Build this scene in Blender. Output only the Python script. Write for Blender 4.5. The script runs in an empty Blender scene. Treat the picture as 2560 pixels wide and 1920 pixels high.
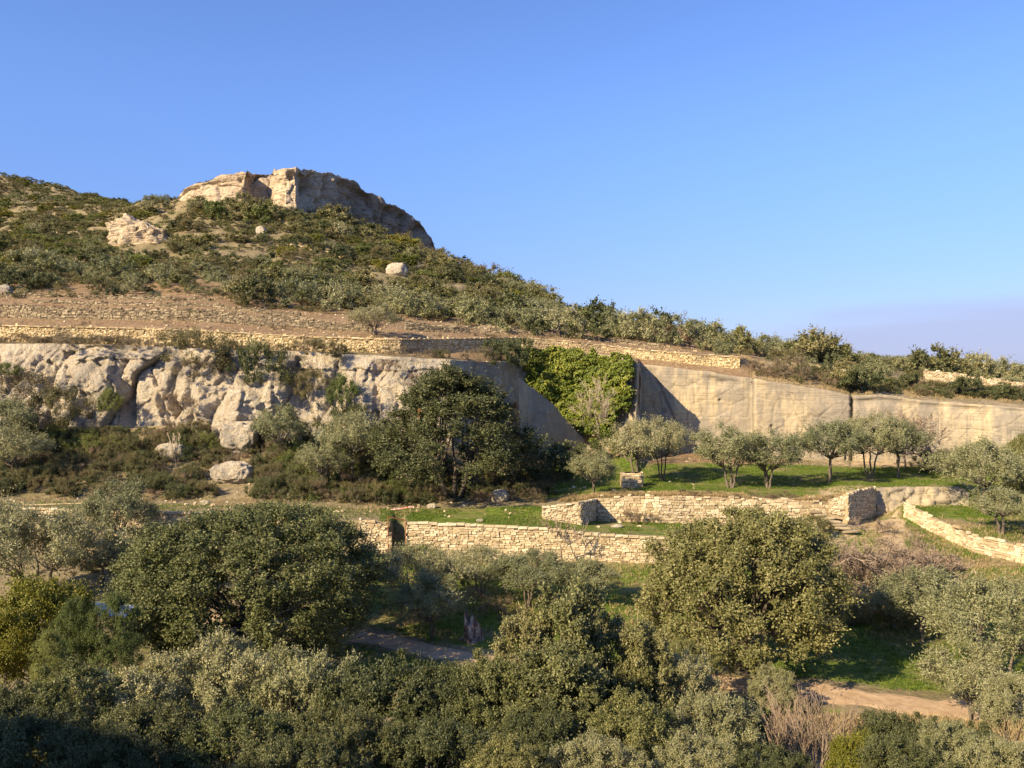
import bpy, math, random
import numpy as np
random.seed(7); rng = np.random.default_rng(7)
sc = bpy.context.scene
COL = sc.collection
# ------------------------------------------------------------------ camera, sky, sun, exposure
F = 852.0; CX, CY = 512.0, 384.0
cam = bpy.data.cameras.new('camera'); cam.lens = 36*F/1024; cam.sensor_width = 36
cam.clip_start = 0.1; cam.clip_end = 20000
camo = bpy.data.objects.new('camera', cam); COL.objects.link(camo)
camo.location = (0, 0, 0); camo.rotation_euler = (math.radians(90), 0, 0)
sc.camera = camo
SAZ, SEL = math.radians(48), math.radians(30)          # azimuth measured from straight behind the camera towards the left
sd = np.array([-math.sin(SAZ)*math.cos(SEL), -math.cos(SAZ)*math.cos(SEL), math.sin(SEL)])
w = bpy.data.worlds.new('World'); sc.world = w; w.use_nodes = True
nt = w.node_tree; nt.nodes.clear()
out = nt.nodes.new('ShaderNodeOutputWorld'); bg = nt.nodes.new('ShaderNodeBackground')
sky = nt.nodes.new('ShaderNodeTexSky'); sky.sky_type = 'NISHITA'; sky.sun_disc = False
sky.sun_elevation = SEL; sky.sun_rotation = math.atan2(sd[0], sd[1])
sky.altitude = 100; sky.air_density = 1.0; sky.dust_density = 0.6; sky.ozone_density = 2.5
bg.inputs['Strength'].default_value = 0.080
hsv = nt.nodes.new('ShaderNodeHueSaturation'); hsv.inputs['Saturation'].default_value = 1.0
skm = nt.nodes.new('ShaderNodeMix'); skm.data_type = 'RGBA'; skm.blend_type = 'MULTIPLY'; skm.inputs[0].default_value = 1
nt.links.new(sky.outputs[0], skm.inputs[6]); skm.inputs[7].default_value = (.81, .95, 1.34, 1); nt.links.new(skm.outputs[2], hsv.inputs['Color'])
tc = nt.nodes.new('ShaderNodeTexCoord'); sep = nt.nodes.new('ShaderNodeSeparateXYZ'); nt.links.new(tc.outputs['Generated'], sep.inputs[0])
def wmath(op, a, b=None, c=None):
    n = nt.nodes.new('ShaderNodeMath'); n.operation = op
    for i, v in enumerate((a, b, c)):
        if v is None: continue
        if isinstance(v, (int, float)): n.inputs[i].default_value = v
        else: nt.links.new(v, n.inputs[i])
    return n.outputs[0]
def wramp(v, a, b, c=0., d=1.):
    n = nt.nodes.new('ShaderNodeMapRange'); n.interpolation_type = 'SMOOTHSTEP'
    nt.links.new(v, n.inputs[0]); n.inputs[1].default_value = a; n.inputs[2].default_value = b
    n.inputs[3].default_value = c; n.inputs[4].default_value = d; return n.outputs[0]
# a low lilac cloud bank over the horizon on the right hand side
mp = nt.nodes.new('ShaderNodeMapping'); mp.inputs['Scale'].default_value = (3, 3, 30); nt.links.new(tc.outputs['Generated'], mp.inputs[0])
nz = nt.nodes.new('ShaderNodeTexNoise'); nz.inputs['Scale'].default_value = 1.6; nz.inputs['Detail'].default_value = 4; nt.links.new(mp.outputs[0], nz.inputs['Vector'])
zed = wmath('ADD', sep.outputs['Z'], wmath('MULTIPLY', wmath('SUBTRACT', nz.outputs[0], 0.5), 0.035))
edge = wmath('SUBTRACT', zed, wmath('MULTIPLY', wmath('SUBTRACT', sep.outputs['X'], 0.30), 0.10))
m1 = wmath('MULTIPLY', wramp(edge, 0.085, 0.045), wramp(sep.outputs['X'], 0.24, 0.36))
dimc = nt.nodes.new('ShaderNodeMix'); dimc.data_type = 'RGBA'; nt.links.new(wramp(sep.outputs['Z'], -.02, .34), dimc.inputs[0]); dimc.inputs[6].default_value = (.64, .545, .585, 1); dimc.inputs[7].default_value = (1, 1, 1, 1)
dim = nt.nodes.new('ShaderNodeVectorMath'); dim.operation = 'MULTIPLY'; nt.links.new(hsv.outputs[0], dim.inputs[0]); nt.links.new(dimc.outputs[2], dim.inputs[1])
mixc = nt.nodes.new('ShaderNodeMix'); mixc.data_type = 'RGBA'
nt.links.new(wmath('MULTIPLY', m1, 0.8), mixc.inputs[0]); nt.links.new(dim.outputs[0], mixc.inputs[6]); mixc.inputs[7].default_value = (2.9, 3.25, 4.9, 1)
nt.links.new(mixc.outputs[2], bg.inputs['Color']); nt.links.new(bg.outputs[0], out.inputs[0])
sl = bpy.data.lights.new('sun', 'SUN'); sl.energy = 5.0; sl.angle = math.radians(0.55); sl.color = (1.0, 0.80, 0.52)
so = bpy.data.objects.new('sun', sl); COL.objects.link(so)
import mathutils
so.rotation_euler = mathutils.Vector(sd).to_track_quat('Z', 'Y').to_euler(); so.location = tuple(sd*300)
sc.view_settings.view_transform = 'Standard'; sc.view_settings.look = 'None'; sc.view_settings.gamma = 1
sc.view_settings.exposure = 1.12
sc.cycles.max_bounces = 6; sc.cycles.transmission_bounces = 2; sc.cycles.transparent_max_bounces = 4

# ------------------------------------------------------------------ numpy noise
def _h(ix, iy, iz, s):
    n = (ix.astype(np.int64)*374761393 + iy.astype(np.int64)*668265263 + iz.astype(np.int64)*2147483647 + s*1274126177) & 0xffffffff
    n = ((n ^ (n >> 13))*1274126177) & 0xffffffff
    n = (n ^ (n >> 16)); n = (n*2246822519) & 0xffffffff; n = n ^ (n >> 15)
    return (n & 0xffffff)/float(0xffffff)
def vnoise(x, y, z, s=0):
    x, y, z = np.broadcast_arrays(np.asarray(x, float), np.asarray(y, float), np.asarray(z, float))
    ix, iy, iz = np.floor(x), np.floor(y), np.floor(z); fx, fy, fz = x-ix, y-iy, z-iz
    fx = fx*fx*(3-2*fx); fy = fy*fy*(3-2*fy); fz = fz*fz*(3-2*fz); r = 0
    for dx in (0, 1):
        for dy in (0, 1):
            for dz in (0, 1):
                wgt = (fx if dx else 1-fx)*(fy if dy else 1-fy)*(fz if dz else 1-fz)
                r = r + wgt*_h(ix+dx, iy+dy, iz+dz, s)
    return r*2-1
def fbm(x, y, z, o=4, s=0):
    a, r = 1., 0.
    for i in range(o):
        r = r + a*vnoise(x*2**i, y*2**i, z*2**i, s+i*17); a *= .5
    return r/1.6
def worley(x, y, s=0):
    ix, iy = np.floor(x), np.floor(y); f1 = np.full(np.shape(x), 9.); f2 = f1.copy(); idv = np.zeros(np.shape(x))
    z0 = np.zeros(np.shape(x))
    for dx in (-1, 0, 1):
        for dy in (-1, 0, 1):
            cx, cy = ix+dx, iy+dy
            px = cx+_h(cx, cy, z0, s); py = cy+_h(cx, cy, z0, s+5)
            d = np.hypot(px-x, py-y); i = _h(cx, cy, z0, s+9)
            nf = d < f1
            f2 = np.where(nf, f1, np.minimum(f2, d)); idv = np.where(nf, i, idv); f1 = np.where(nf, d, f1)
    return f1, f2, idv

# ------------------------------------------------------------------ mesh helpers
def mesh_np(name, V, Q, mat=None, attrs=None, smooth=False):
    V = np.asarray(V, np.float32); Q = np.asarray(Q, np.int32); n, k = Q.shape
    me = bpy.data.meshes.new(name)
    me.vertices.add(len(V)); me.vertices.foreach_set('co', V.ravel())
    me.loops.add(n*k); me.loops.foreach_set('vertex_index', Q.ravel())
    me.polygons.add(n); me.polygons.foreach_set('loop_start', np.arange(0, n*k, k, dtype=np.int32))
    me.polygons.foreach_set('use_smooth', np.full(n, smooth))
    for an, (dom, arr) in (attrs or {}).items():
        a = me.attributes.new(an, 'FLOAT', dom); a.data.foreach_set('value', np.asarray(arr, np.float32))
    if mat: me.materials.append(mat)
    me.update(calc_edges=True); me.validate()
    return me
def link(name, me, parent=None, loc=None, rz=0, scale=None, label=None, cat=None, group=None, kind=None):
    o = bpy.data.objects.new(name, me); COL.objects.link(o)
    if parent: o.parent = parent
    if loc is not None: o.location = tuple(float(c) for c in loc)
    if rz: o.rotation_euler = (0, 0, rz)
    if scale is not None: o.scale = scale if hasattr(scale, '__len__') else (scale,)*3
    tagp(o, label, cat, group, kind); return o
def tagp(o, label=None, cat=None, group=None, kind=None):
    if label: o['label'] = label
    if cat: o['category'] = cat
    if group: o['group'] = group
    if kind: o['kind'] = kind
def grid_quads(nr, nc):
    i = np.arange((nr-1)*(nc-1)); r, c = i//(nc-1), i % (nc-1); a = r*nc+c
    return np.stack([a, a+1, a+nc+1, a+nc], 1)
def tubes(paths, sides=5):
    VV, QQ, off = [], [], 0
    ang = np.linspace(0, 2*np.pi, sides, endpoint=False)
    for P, R in paths:
        P = np.asarray(P, float); R = np.asarray(R, float); n = len(P)
        T = np.gradient(P, axis=0); T /= np.linalg.norm(T, axis=1)[:, None]+1e-9
        ref = np.array([1., 0, 0]) if abs(T[0][0]) < .8 else np.array([0, 1., 0])
        U = np.cross(T, ref); U /= np.linalg.norm(U, axis=1)[:, None]+1e-9; W = np.cross(T, U)
        ring = P[:, None]+R[:, None, None]*(np.cos(ang)[None, :, None]*U[:, None]+np.sin(ang)[None, :, None]*W[:, None])
        VV.append(ring.reshape(-1, 3))
        i = np.arange((n-1)*sides); r, c = i//sides, i % sides; c2 = (c+1) % sides
        QQ.append(np.stack([r*sides+c, r*sides+c2, (r+1)*sides+c2, (r+1)*sides+c], 1)+off); off += n*sides
    return np.concatenate(VV), np.concatenate(QQ)

# ------------------------------------------------------------------ materials
class NT:
    def __init__(s, name):
        s.m = bpy.data.materials.new(name); s.m.use_nodes = True; s.t = s.m.node_tree
        s.b = s.t.nodes['Principled BSDF']; s.o = s.t.nodes['Material Output']
        s.b.inputs['Roughness'].default_value = .9; s.b.inputs['Specular IOR Level'].default_value = .2
        s.geo = s.t.nodes.new('ShaderNodeNewGeometry'); s.tc = s.t.nodes.new('ShaderNodeTexCoord')
    def n(s, k, **kw):
        x = s.t.nodes.new(k)
        for a, v in kw.items(): setattr(x, a, v)
        return x
    def l(s, a, b): s.t.links.new(a, b)
    def noise(s, scale, detail=4, vec=None, stretch=None, rough=.55):
        x = s.n('ShaderNodeTexNoise'); x.inputs['Scale'].default_value = scale; x.inputs['Detail'].default_value = detail; x.inputs['Roughness'].default_value = rough
        v = vec or s.geo.outputs['Position']
        if stretch:
            m = s.n('ShaderNodeMapping'); m.inputs['Scale'].default_value = stretch; s.l(v, m.inputs[0]); v = m.outputs[0]
        s.l(v, x.inputs['Vector']); return x.outputs[0]
    def rng(s, v, a, b, c=0., d=1.):
        x = s.n('ShaderNodeMapRange'); s.l(v, x.inputs[0])
        for i, q in enumerate((a, b, c, d)): x.inputs[i+1].default_value = q
        return x.outputs[0]
    def math(s, op, a, b):
        x = s.n('ShaderNodeMath', operation=op)
        for i, v in enumerate((a, b)):
            if isinstance(v, (int, float)): x.inputs[i].default_value = v
            else: s.l(v, x.inputs[i])
        return x.outputs[0]
    def mix(s, f, a, b, blend='MIX'):
        x = s.n('ShaderNodeMix', data_type='RGBA', blend_type=blend)
        for i, v in ((0, f), (6, a), (7, b)):
            if isinstance(v, (int, float)): x.inputs[i].default_value = v
            elif isinstance(v, tuple): x.inputs[i].default_value = v if len(v) == 4 else v+(1,)
            else: s.l(v, x.inputs[i])
        return x.outputs[2]
    def ramp(s, v, stops):
        x = s.n('ShaderNodeValToRGB'); s.l(v, x.inputs[0]); e = x.color_ramp.elements
        while len(e) < len(stops): e.new(.5)
        for el, (p, c) in zip(e, stops): el.position = p; el.color = c+(1,)
        return x.outputs[0]
    def attr(s, name): x = s.n('ShaderNodeAttribute'); x.attribute_name = name; return x.outputs['Fac']
    def bump(s, h, strength, dist):
        x = s.n('ShaderNodeBump'); x.inputs['Strength'].default_value = strength; x.inputs['Distance'].default_value = dist
        s.l(h, x.inputs['Height']); s.l(x.outputs[0], s.b.inputs['Normal']); return x.outputs[0]
    def done(s, c): s.l(c, s.b.inputs['Base Color']); return s.m
def leaf_mat(name, a, b, c, transl=.28, rough=.55):
    t = NT(name); tint = t.attr('tint'); oi = t.n('ShaderNodeObjectInfo')
    col = t.ramp(tint, [(0, a), (.55, b), (1, c)])
    h = t.n('ShaderNodeHueSaturation'); t.l(col, h.inputs['Color']); t.l(t.rng(oi.outputs['Random'], 0, 1, .48, .52), h.inputs['Hue'])
    t.l(t.rng(oi.outputs['Random'], 1, 0, .78, 1.30), h.inputs['Value']); h.inputs['Saturation'].default_value = 1.05; col = h.outputs[0]
    t.l(col, t.b.inputs['Base Color']); t.b.inputs['Roughness'].default_value = rough; t.b.inputs['Specular IOR Level'].default_value = .35
    tr = t.n('ShaderNodeBsdfTranslucent'); t.l(t.mix(.6, col, (.25, .28, .04), 'MIX') if False else col, tr.inputs['Color'])
    mx = t.n('ShaderNodeMixShader'); mx.inputs[0].default_value = transl
    t.l(t.b.outputs[0], mx.inputs[1]); t.l(tr.outputs[0], mx.inputs[2]); t.l(mx.outputs[0], t.o.inputs[0]); return t.m
M = {}
M['oak'] = leaf_mat('holm_oak_leaf', (.070, .078, .028), (.150, .158, .058), (.31, .30, .125))
M['oakdark'] = leaf_mat('dark_oak_leaf', (.042, .052, .022), (.095, .105, .042), (.21, .215, .09))
M['olive'] = leaf_mat('olive_leaf', (.13, .135, .06), (.25, .25, .125), (.40, .39, .235))
M['pale'] = leaf_mat('pale_olive_leaf', (.11, .12, .055), (.235, .24, .115), (.47, .45, .25))
M['gold'] = leaf_mat('golden_leaf', (.085, .09, .035), (.21, .205, .085), (.44, .41, .20))
M['mastic'] = leaf_mat('mastic_leaf', (.07, .085, .014), (.16, .165, .026), (.28, .24, .05))
M['green'] = leaf_mat('green_leaf', (.07, .09, .025), (.135, .16, .045), (.22, .23, .08))
M['scrub'] = leaf_mat('scrub_leaf', (.075, .068, .028), (.155, .14, .06), (.25, .215, .105))
M['dry'] = leaf_mat('dry_scrub_leaf', (.13, .10, .06), (.22, .17, .105), (.34, .27, .18))
M['hill'] = leaf_mat('hill_bush_leaf', (.11, .105, .042), (.21, .195, .08), (.33, .30, .14))
M['rust'] = leaf_mat('dead_leaf', (.22, .08, .03), (.36, .15, .07), (.48, .24, .13))
M['ivy'] = leaf_mat('ivy_leaf', (.045, .075, .012), (.12, .155, .024), (.28, .28, .06), .2)
M['grass'] = leaf_mat('grass_blade', (.055, .11, .012), (.12, .18, .022), (.22, .24, .05), .35)
M['drygrass'] = leaf_mat('dry_grass_blade', (.22, .17, .08), (.34, .27, .13), (.44, .36, .20), .3)
def bark(name, a, b):
    t = NT(name); n = t.noise(6, 4, vec=t.tc.outputs['Object'], stretch=(1, 1, .3))
    c = t.ramp(n, [(.3, a), (.7, b)]); t.bump(n, .5, .03); return t.done(c)
M['bark'] = bark('grey_bark', (.07, .055, .04), (.20, .165, .125))
M['barkdark'] = bark('dark_bark', (.03, .025, .02), (.10, .08, .06))
M['twig'] = bark('pale_twig', (.26, .205, .14), (.42, .34, .245))
M['twigred'] = bark('brown_twig', (.17, .125, .085), (.32, .245, .175))
def stone_mat(name, stops, dirt=(.16, .13, .09), gscale=.12, gmix=.5):
    t = NT(name); c = t.ramp(t.attr('tint'), stops)
    n = t.noise(7, 5); n2 = t.noise(gscale, 3)
    c = t.mix(t.rng(n, .35, .7, 0, .45), c, t.mix(.5, c, dirt))
    c = t.mix(t.rng(n2, .5, .68, 0, gmix), c, dirt); t.bump(n, .6, .05); return t.done(c)
M['cream'] = stone_mat('cream_limestone', [(0, (.34, .26, .15)), (.5, (.52, .42, .26)), (1, (.64, .55, .38))], gmix=.25)
M['ochre'] = stone_mat('ochre_limestone', [(0, (.32, .24, .12)), (.5, (.54, .42, .22)), (1, (.70, .58, .36))], dirt=(.22, .175, .11), gscale=.16, gmix=.85)
M['greystone'] = stone_mat('weathered_stone', [(0, (.12, .095, .06)), (.5, (.24, .19, .12)), (1, (.42, .35, .22))], gmix=.5)
t = NT('wall_core'); M['core'] = t.done(t.ramp(t.noise(5, 4), [(.3, (.09, .065, .035)), (.7, (.18, .13, .07))]))
# rough cliff
t = NT('rough_limestone'); n1 = t.noise(.16, 5); n2 = t.noise(1.3, 6); n3 = t.noise(6, 5, rough=.7)
c = t.mix(t.rng(n2, .35, .65), (.68, .56, .39), (.87, .77, .59))
c = t.mix(t.rng(t.math('ADD', n1, t.math('MULTIPLY', n2, .45)), .70, .82, 0, .7), c, (.34, .315, .27))
c = t.mix(t.rng(n3, .50, .66, 0, .6), c, (.27, .235, .175)); n5 = t.noise(2.4, 6, rough=.75); t.bump(t.math('ADD', t.math('MULTIPLY', n2, 1.2), t.math('ADD', n3, t.math('MULTIPLY', n5, 1.5))), 1., .6); M['cliff'] = t.done(c)
# stained rock of the summit; its right flank painted darker to deepen the shade
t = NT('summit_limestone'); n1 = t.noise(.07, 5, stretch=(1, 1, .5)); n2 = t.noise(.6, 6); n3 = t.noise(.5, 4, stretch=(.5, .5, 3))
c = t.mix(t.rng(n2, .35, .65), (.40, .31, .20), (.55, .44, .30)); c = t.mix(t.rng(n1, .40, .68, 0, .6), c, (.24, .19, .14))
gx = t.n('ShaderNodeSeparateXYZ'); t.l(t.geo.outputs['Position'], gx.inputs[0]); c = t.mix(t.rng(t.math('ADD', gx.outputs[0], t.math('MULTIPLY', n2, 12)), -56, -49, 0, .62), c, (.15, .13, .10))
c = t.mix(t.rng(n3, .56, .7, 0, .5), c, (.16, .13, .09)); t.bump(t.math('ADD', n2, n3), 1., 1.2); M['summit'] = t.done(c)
# cut quarry face
t = NT('quarried_limestone'); n1 = t.noise(.15, 5, stretch=(1, 1, .6)); n2 = t.noise(.9, 6, stretch=(1, 1, .14)); n3 = t.noise(1.0, 4, stretch=(.25, .25, 5)); n4 = t.noise(4, 5)
c = t.mix(t.rng(n3, .3, .7), (.36, .285, .17), (.47, .38, .235))
gz = t.n('ShaderNodeSeparateXYZ'); t.l(t.geo.outputs['Position'], gz.inputs[0])
g = t.math('ADD', t.math('MULTIPLY', n1, .6), t.math('MULTIPLY', n2, .5)); c = t.mix(t.rng(g, .44, .57, 0, .88), c, (.225, .20, .16))
n6 = t.noise(.5, 5); c = t.mix(t.rng(n6, .55, .62, 0, .35), c, (.52, .42, .26)); n7 = t.noise(2.2, 6, stretch=(1, 1, .05)); c = t.mix(t.rng(n7, .54, .66, 0, .5), c, (.15, .135, .11)); n8 = t.noise(.06, 3); c = t.mix(t.rng(n8, .46, .56, 0, .5), c, (.25, .215, .165)); vz = t.n('ShaderNodeTexVoronoi'); vz.feature = 'DISTANCE_TO_EDGE'; vz.inputs['Scale'].default_value = .16; t.l(t.geo.outputs['Position'], vz.inputs['Vector']); c = t.mix(t.rng(vz.outputs['Distance'], .0, .012, .5, 0), c, (.12, .10, .08))
c = t.mix(t.rng(n4, .6, .75, 0, .4), c, (.60, .50, .33)); t.bump(t.math('ADD', n3, t.math('MULTIPLY', n4, .4)), .55, .18); M['quarry'] = t.done(c)
# terrain
t = NT('ground'); fine = t.noise(1.8, 6, rough=.65); mid = t.noise(.25, 4); big = t.noise(.06, 3)
c = t.mix(t.rng(fine, .35, .65), (.15, .115, .06), (.29, .235, .135)); c = t.mix(t.rng(mid, .45, .6, 0, .6), c, (.14, .125, .05))
earth = t.mix(t.rng(fine, .38, .62), (.155, .098, .052), (.28, .19, .105)); earth = t.mix(t.rng(mid, .45, .65, 0, .4), earth, (.30, .22, .13))
gr = t.mix(t.rng(fine, .35, .65), (.055, .10, .010), (.15, .18, .025)); gr = t.mix(t.rng(mid, .46, .62, 0, .8), gr, (.22, .18, .08))
sand = t.mix(t.rng(fine, .38, .62), (.30, .22, .12), (.46, .36, .22))
def wmask(a): return t.rng(t.math('ADD', t.attr(a), t.math('MULTIPLY', t.math('SUBTRACT', fine, .5), .9)), .35, .65)
c = t.mix(wmask('earth'), c, earth); c = t.mix(wmask('sand'), c, sand); c = t.mix(wmask('grass'), c, gr)
t.bump(fine, .8, .25); M['ground'] = t.done(c)
t = NT('dirt'); n = t.noise(1.5, 6, rough=.65); c = t.ramp(n, [(.3, (.30, .20, .11)), (.6, (.46, .33, .20)), (.8, (.56, .43, .29))]); t.bump(n, .5, .08); M['dirt'] = t.done(c)
t = NT('rust'); M['rustmetal'] = t.done(t.ramp(t.noise(9, 4), [(.3, (.16, .06, .025)), (.7, (.34, .15, .07))]))
t = NT('weathered_wood'); M['wood'] = t.done(t.ramp(t.noise(5, 4), [(.3, (.30, .22, .12)), (.7, (.50, .40, .25))]))
t = NT('white_sheet'); M['white'] = t.done(t.ramp(t.noise(3, 3), [(.3, (.50, .56, .66)), (.7, (.70, .74, .82))]))
t = NT('red_tape'); M['tape'] = t.done(t.ramp(t.noise(9, 1), [(.45, (.55, .05, .04)), (.55, (.75, .65, .6))]))
t = NT('dead_wood'); n = t.noise(3, 6, stretch=(1, 1, .4), rough=.7); t.bump(n, 1, .2); M['deadwood'] = t.done(t.ramp(n, [(.36, (.05, .035, .025)), (.5, (.22, .15, .11)), (.62, (.52, .42, .33))]))

# ------------------------------------------------------------------ terrain curves (px column, depth, image row -> height)
def P(*pts): return np.array([(p, y, (CY-py)/F*y) for p, y, py in pts], float)
def Zc(*pts): return np.array(pts, float)
G = []   # (array[px,Y,Z], rows to next curve)
G.append((Zc((-400, -90, 26), (512, -90, 12), (1424, -90, 12)), 6))  # first curves: unseen hill behind the camera, added to shade the bottom foreground
G.append((Zc((-400, -22, 25), (-100, -22, 14), (150, -22, 8), (512, -22, 5), (1424, -22, 6)), 8))
G.append((Zc((-400, -6, 17), (-150, -6, 13.5), (0, -6, 7), (200, -6, 1), (300, -6, 0), (440, -5, -.5), (512, -5, -1.6), (1424, -5, -1.8)), 4))
G.append((Zc((-400, 2, -2), (512, 2, -1.9), (1424, 2, -2)), 6))
G.append((Zc((-400, 11, -7), (512, 11, -7), (1424, 11, -7)), 8))
G.append((Zc((-400, 24, -12), (512, 24, -12.2), (1424, 24, -12.6)), 8))
G.append((Zc((-400, 36, -16), (512, 36, -16.4), (1424, 36, -16.6)), 8))
G.append((Zc((-400, 45, -17), (0, 45, -17.5), (512, 45, -18), (1424, 45, -18)), 16))
G.append((Zc((-400, 60, -17), (0, 60, -17), (405, 60, -18), (1024, 60, -18), (1424, 60, -17.5)), 16))
G.append((P((-400, 80, 538), (97, 80, 540), (300, 79, 550), (405, 78, 556), (690, 77, 563), (760, 80, 556), (850, 84, 540), (890, 91, 520), (905, 92, 517), (935, 87.5, 533), (975, 81.5, 552), (1000, 78.5, 557), (1018, 77, 562), (1060, 76, 566), (1424, 72, 570)), 8))
G.append((P((-400, 80.6, 505), (97, 80.6, 512), (300, 79.6, 520), (391, 78.6, 522), (393, 82, 522), (404, 82, 522), (406, 78.6, 523), (690, 77.6, 540), (760, 81, 545), (850, 85, 536), (890, 91.6, 519), (905, 92.7, 503), (935, 88.2, 520), (975, 82.2, 537), (1000, 79.2, 541), (1018, 77.7, 545), (1060, 77, 550), (1424, 74, 556)), 10))
G.append((P((-400, 86, 498), (0, 86, 500), (300, 87, 505), (405, 88, 508), (470, 86, 511), (542, 83.3, 519), (581, 84, 522), (597, 88, 521), (690, 88, 523), (848, 88.5, 520), (875, 95, 518), (903, 95.5, 507), (905, 96, 506), (960, 96, 505), (1024, 95, 510), (1424, 93, 520)), 6))
G.append((P((-400, 88, 494), (0, 88, 497), (300, 89, 501), (405, 90, 503), (470, 88, 507), (542, 85, 511), (581, 86, 506), (595, 88.6, 498), (690, 88.6, 497), (829, 89, 501), (848, 89.3, 496), (875, 95.8, 489), (905, 96.8, 487), (960, 96.8, 487), (980, 97, 500), (1024, 97, 505), (1424, 96, 512)), 14))
G.append((P((-400, 97, 455), (0, 97, 462), (200, 97, 470), (330, 97, 470), (400, 97, 480), (450, 98, 485), (520, 103, 480), (800, 103, 478), (1024, 103, 480), (1424, 103, 478)), 16))
iFOOT = len(G)
G.append((P((-400, 104, 430), (0, 104, 432), (100, 104, 430), (170, 104, 426), (215, 104, 440), (330, 104, 438), (400, 104.5, 432), (450, 106, 445), (535, 126, 449), (583, 121, 449), (637, 113.5, 449), (640, 124.2, 449), (752, 121.3, 456), (755, 118.6, 458), (849, 118, 461), (851.5, 119.5, 461), (854, 118, 461), (940, 117, 461), (944, 116, 461), (1024, 113, 460), (1424, 106, 462)), 10))
iTOP = len(G)
G.append((P((-400, 108, 340), (0, 108, 345), (60, 108, 343), (150, 108, 346), (220, 108, 350), (300, 108, 352), (400, 108, 356), (450, 109.5, 360), (490, 119, 362), (535, 127, 358), (583, 121.8, 352), (620, 117, 356), (637, 114, 364), (640, 124.8, 363), (700, 123, 371), (752, 121.9, 378), (755, 119.2, 379), (800, 119.1, 386), (849, 118.6, 395.5), (851.5, 120, 397), (854, 118.6, 396), (880, 118.2, 394), (940, 117.6, 402), (944, 116.6, 402), (1024, 113.6, 407), (1424, 106.6, 440)), 8))
G.append((P((-400, 113, 338), (0, 113, 341), (100, 113, 343), (200, 113, 349), (300, 113, 352), (400, 114, 353), (450, 121, 353), (520, 130, 350), (600, 128, 352), (640, 127, 357), (700, 126, 365), (742, 125, 370), (760, 127, 372), (850, 127, 383), (940, 127, 392), (1024, 127, 398), (1424, 127, 430)), 5))
G.append((P((-400, 113.6, 322), (0, 113.6, 326), (100, 113.6, 328), (200, 113.6, 331), (300, 113.6, 337), (400, 114.6, 340), (450, 121.6, 339), (520, 130.6, 338), (560, 129.5, 341), (640, 127.6, 350), (700, 126.6, 355), (742, 125.6, 358), (760, 130, 364), (850, 130, 376), (940, 130, 385), (1024, 130, 391), (1424, 130, 420)), 24))
G.append((P((-400, 150, 282), (0, 150, 292), (200, 150, 294), (359, 150, 310), (400, 150, 316), (500, 150, 326), (560, 150, 331), (640, 150, 342), (700, 150, 349), (740, 150, 353), (850, 150, 366), (940, 150, 374), (1024, 150, 383), (1424, 150, 412)), 20))
G.append((P((-400, 190, 250), (0, 190, 268), (200, 190, 264), (400, 190, 288), (500, 190, 308), (600, 190, 323), (694, 190, 338), (805, 190, 355), (880, 190, 363), (1024, 190, 378), (1424, 190, 405)), 22))
G.append((P((-400, 230, 228), (0, 230, 243), (100, 230, 243), (200, 230, 231), (300, 230, 236), (400, 230, 262), (450, 230, 276), (509, 230, 294), (602, 230, 320), (694, 230, 342), (805, 230, 362), (1024, 230, 384), (1424, 230, 410)), 22))
iSF = len(G)
G.append((P((-400, 265, 208), (0, 265, 224), (120, 265, 214), (170, 268, 203), (178, 268, 201), (200, 260, 200), (246, 258, 201), (251, 270, 203), (271, 273, 205), (276, 262, 207), (285, 257, 209), (297, 258, 213), (304, 270, 215), (350, 290, 221), (400, 312, 240), (435, 332, 251), (440, 330, 256), (470, 325, 270), (509, 300, 290), (600, 280, 335), (700, 280, 360), (1024, 280, 400), (1424, 280, 430)), 12))
G.append((P((-400, 280, 198), (0, 280, 216), (120, 280, 207), (170, 272, 201), (178, 271, 200), (185, 266, 189), (215, 263, 179), (246, 260.5, 174), (251, 273, 173), (271, 277, 171), (276, 264.5, 170), (285, 259.5, 169.5), (297, 260.5, 169.5), (304, 273, 169.5), (330, 284, 171.5), (345, 290, 177), (356, 295, 183.5), (385, 308, 202), (400, 315, 208), (420, 326, 222), (432, 333, 238), (436, 335, 251), (440, 335, 255), (470, 335, 269), (509, 310, 288.5), (600, 300, 345), (700, 300, 370), (1024, 300, 410), (1424, 300, 440)), 18))
G.append((P((-400, 400, 130), (0, 400, 174), (28, 400, 181), (60, 400, 187), (100, 400, 199), (125, 400, 208), (170, 400, 228), (300, 400, 225), (400, 400, 262), (509, 400, 330), (600, 400, 390), (1424, 400, 450)), 10))
G.append((Zc((-400, 600, 20), (0, 560, 10), (512, 560, -20), (1424, 560, -25)), 8))
G.append((Zc((-400, 6000, -120), (512, 6000, -120), (1424, 6000, -120)), 1))
def curves_at(px):
    px = np.asarray(px, float)
    Y = np.stack([np.interp(px, g[0][:, 0], g[0][:, 1]) for g in G]); Z = np.stack([np.interp(px, g[0][:, 0], g[0][:, 2]) for g in G])
    return Y, Z
def sx(px, Y): return (np.asarray(px)-CX)/F*np.maximum(Y, 45)
def tnoise(X, Y):
    a = np.interp(Y, [20, 45, 80, 100, 150, 200, 260, 400], [.25, .10, .10, .18, .35, .8, 1.3, 2.])
    return a*fbm(X*.16, Y*.16, 0*X, 3, 3)+a*.35*fbm(X*.7, Y*.7, 0*X, 2, 8)
def ground(px, Y):
    px = np.atleast_1d(np.asarray(px, float)); Y = np.broadcast_to(np.atleast_1d(np.asarray(Y, float)), px.shape)
    cy, cz = curves_at(px); z = np.empty(len(px))
    for i in range(len(px)): z[i] = np.interp(Y[i], cy[:, i], cz[:, i])
    X = sx(px, Y); return X, Y, z+tnoise(X, Y)
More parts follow.
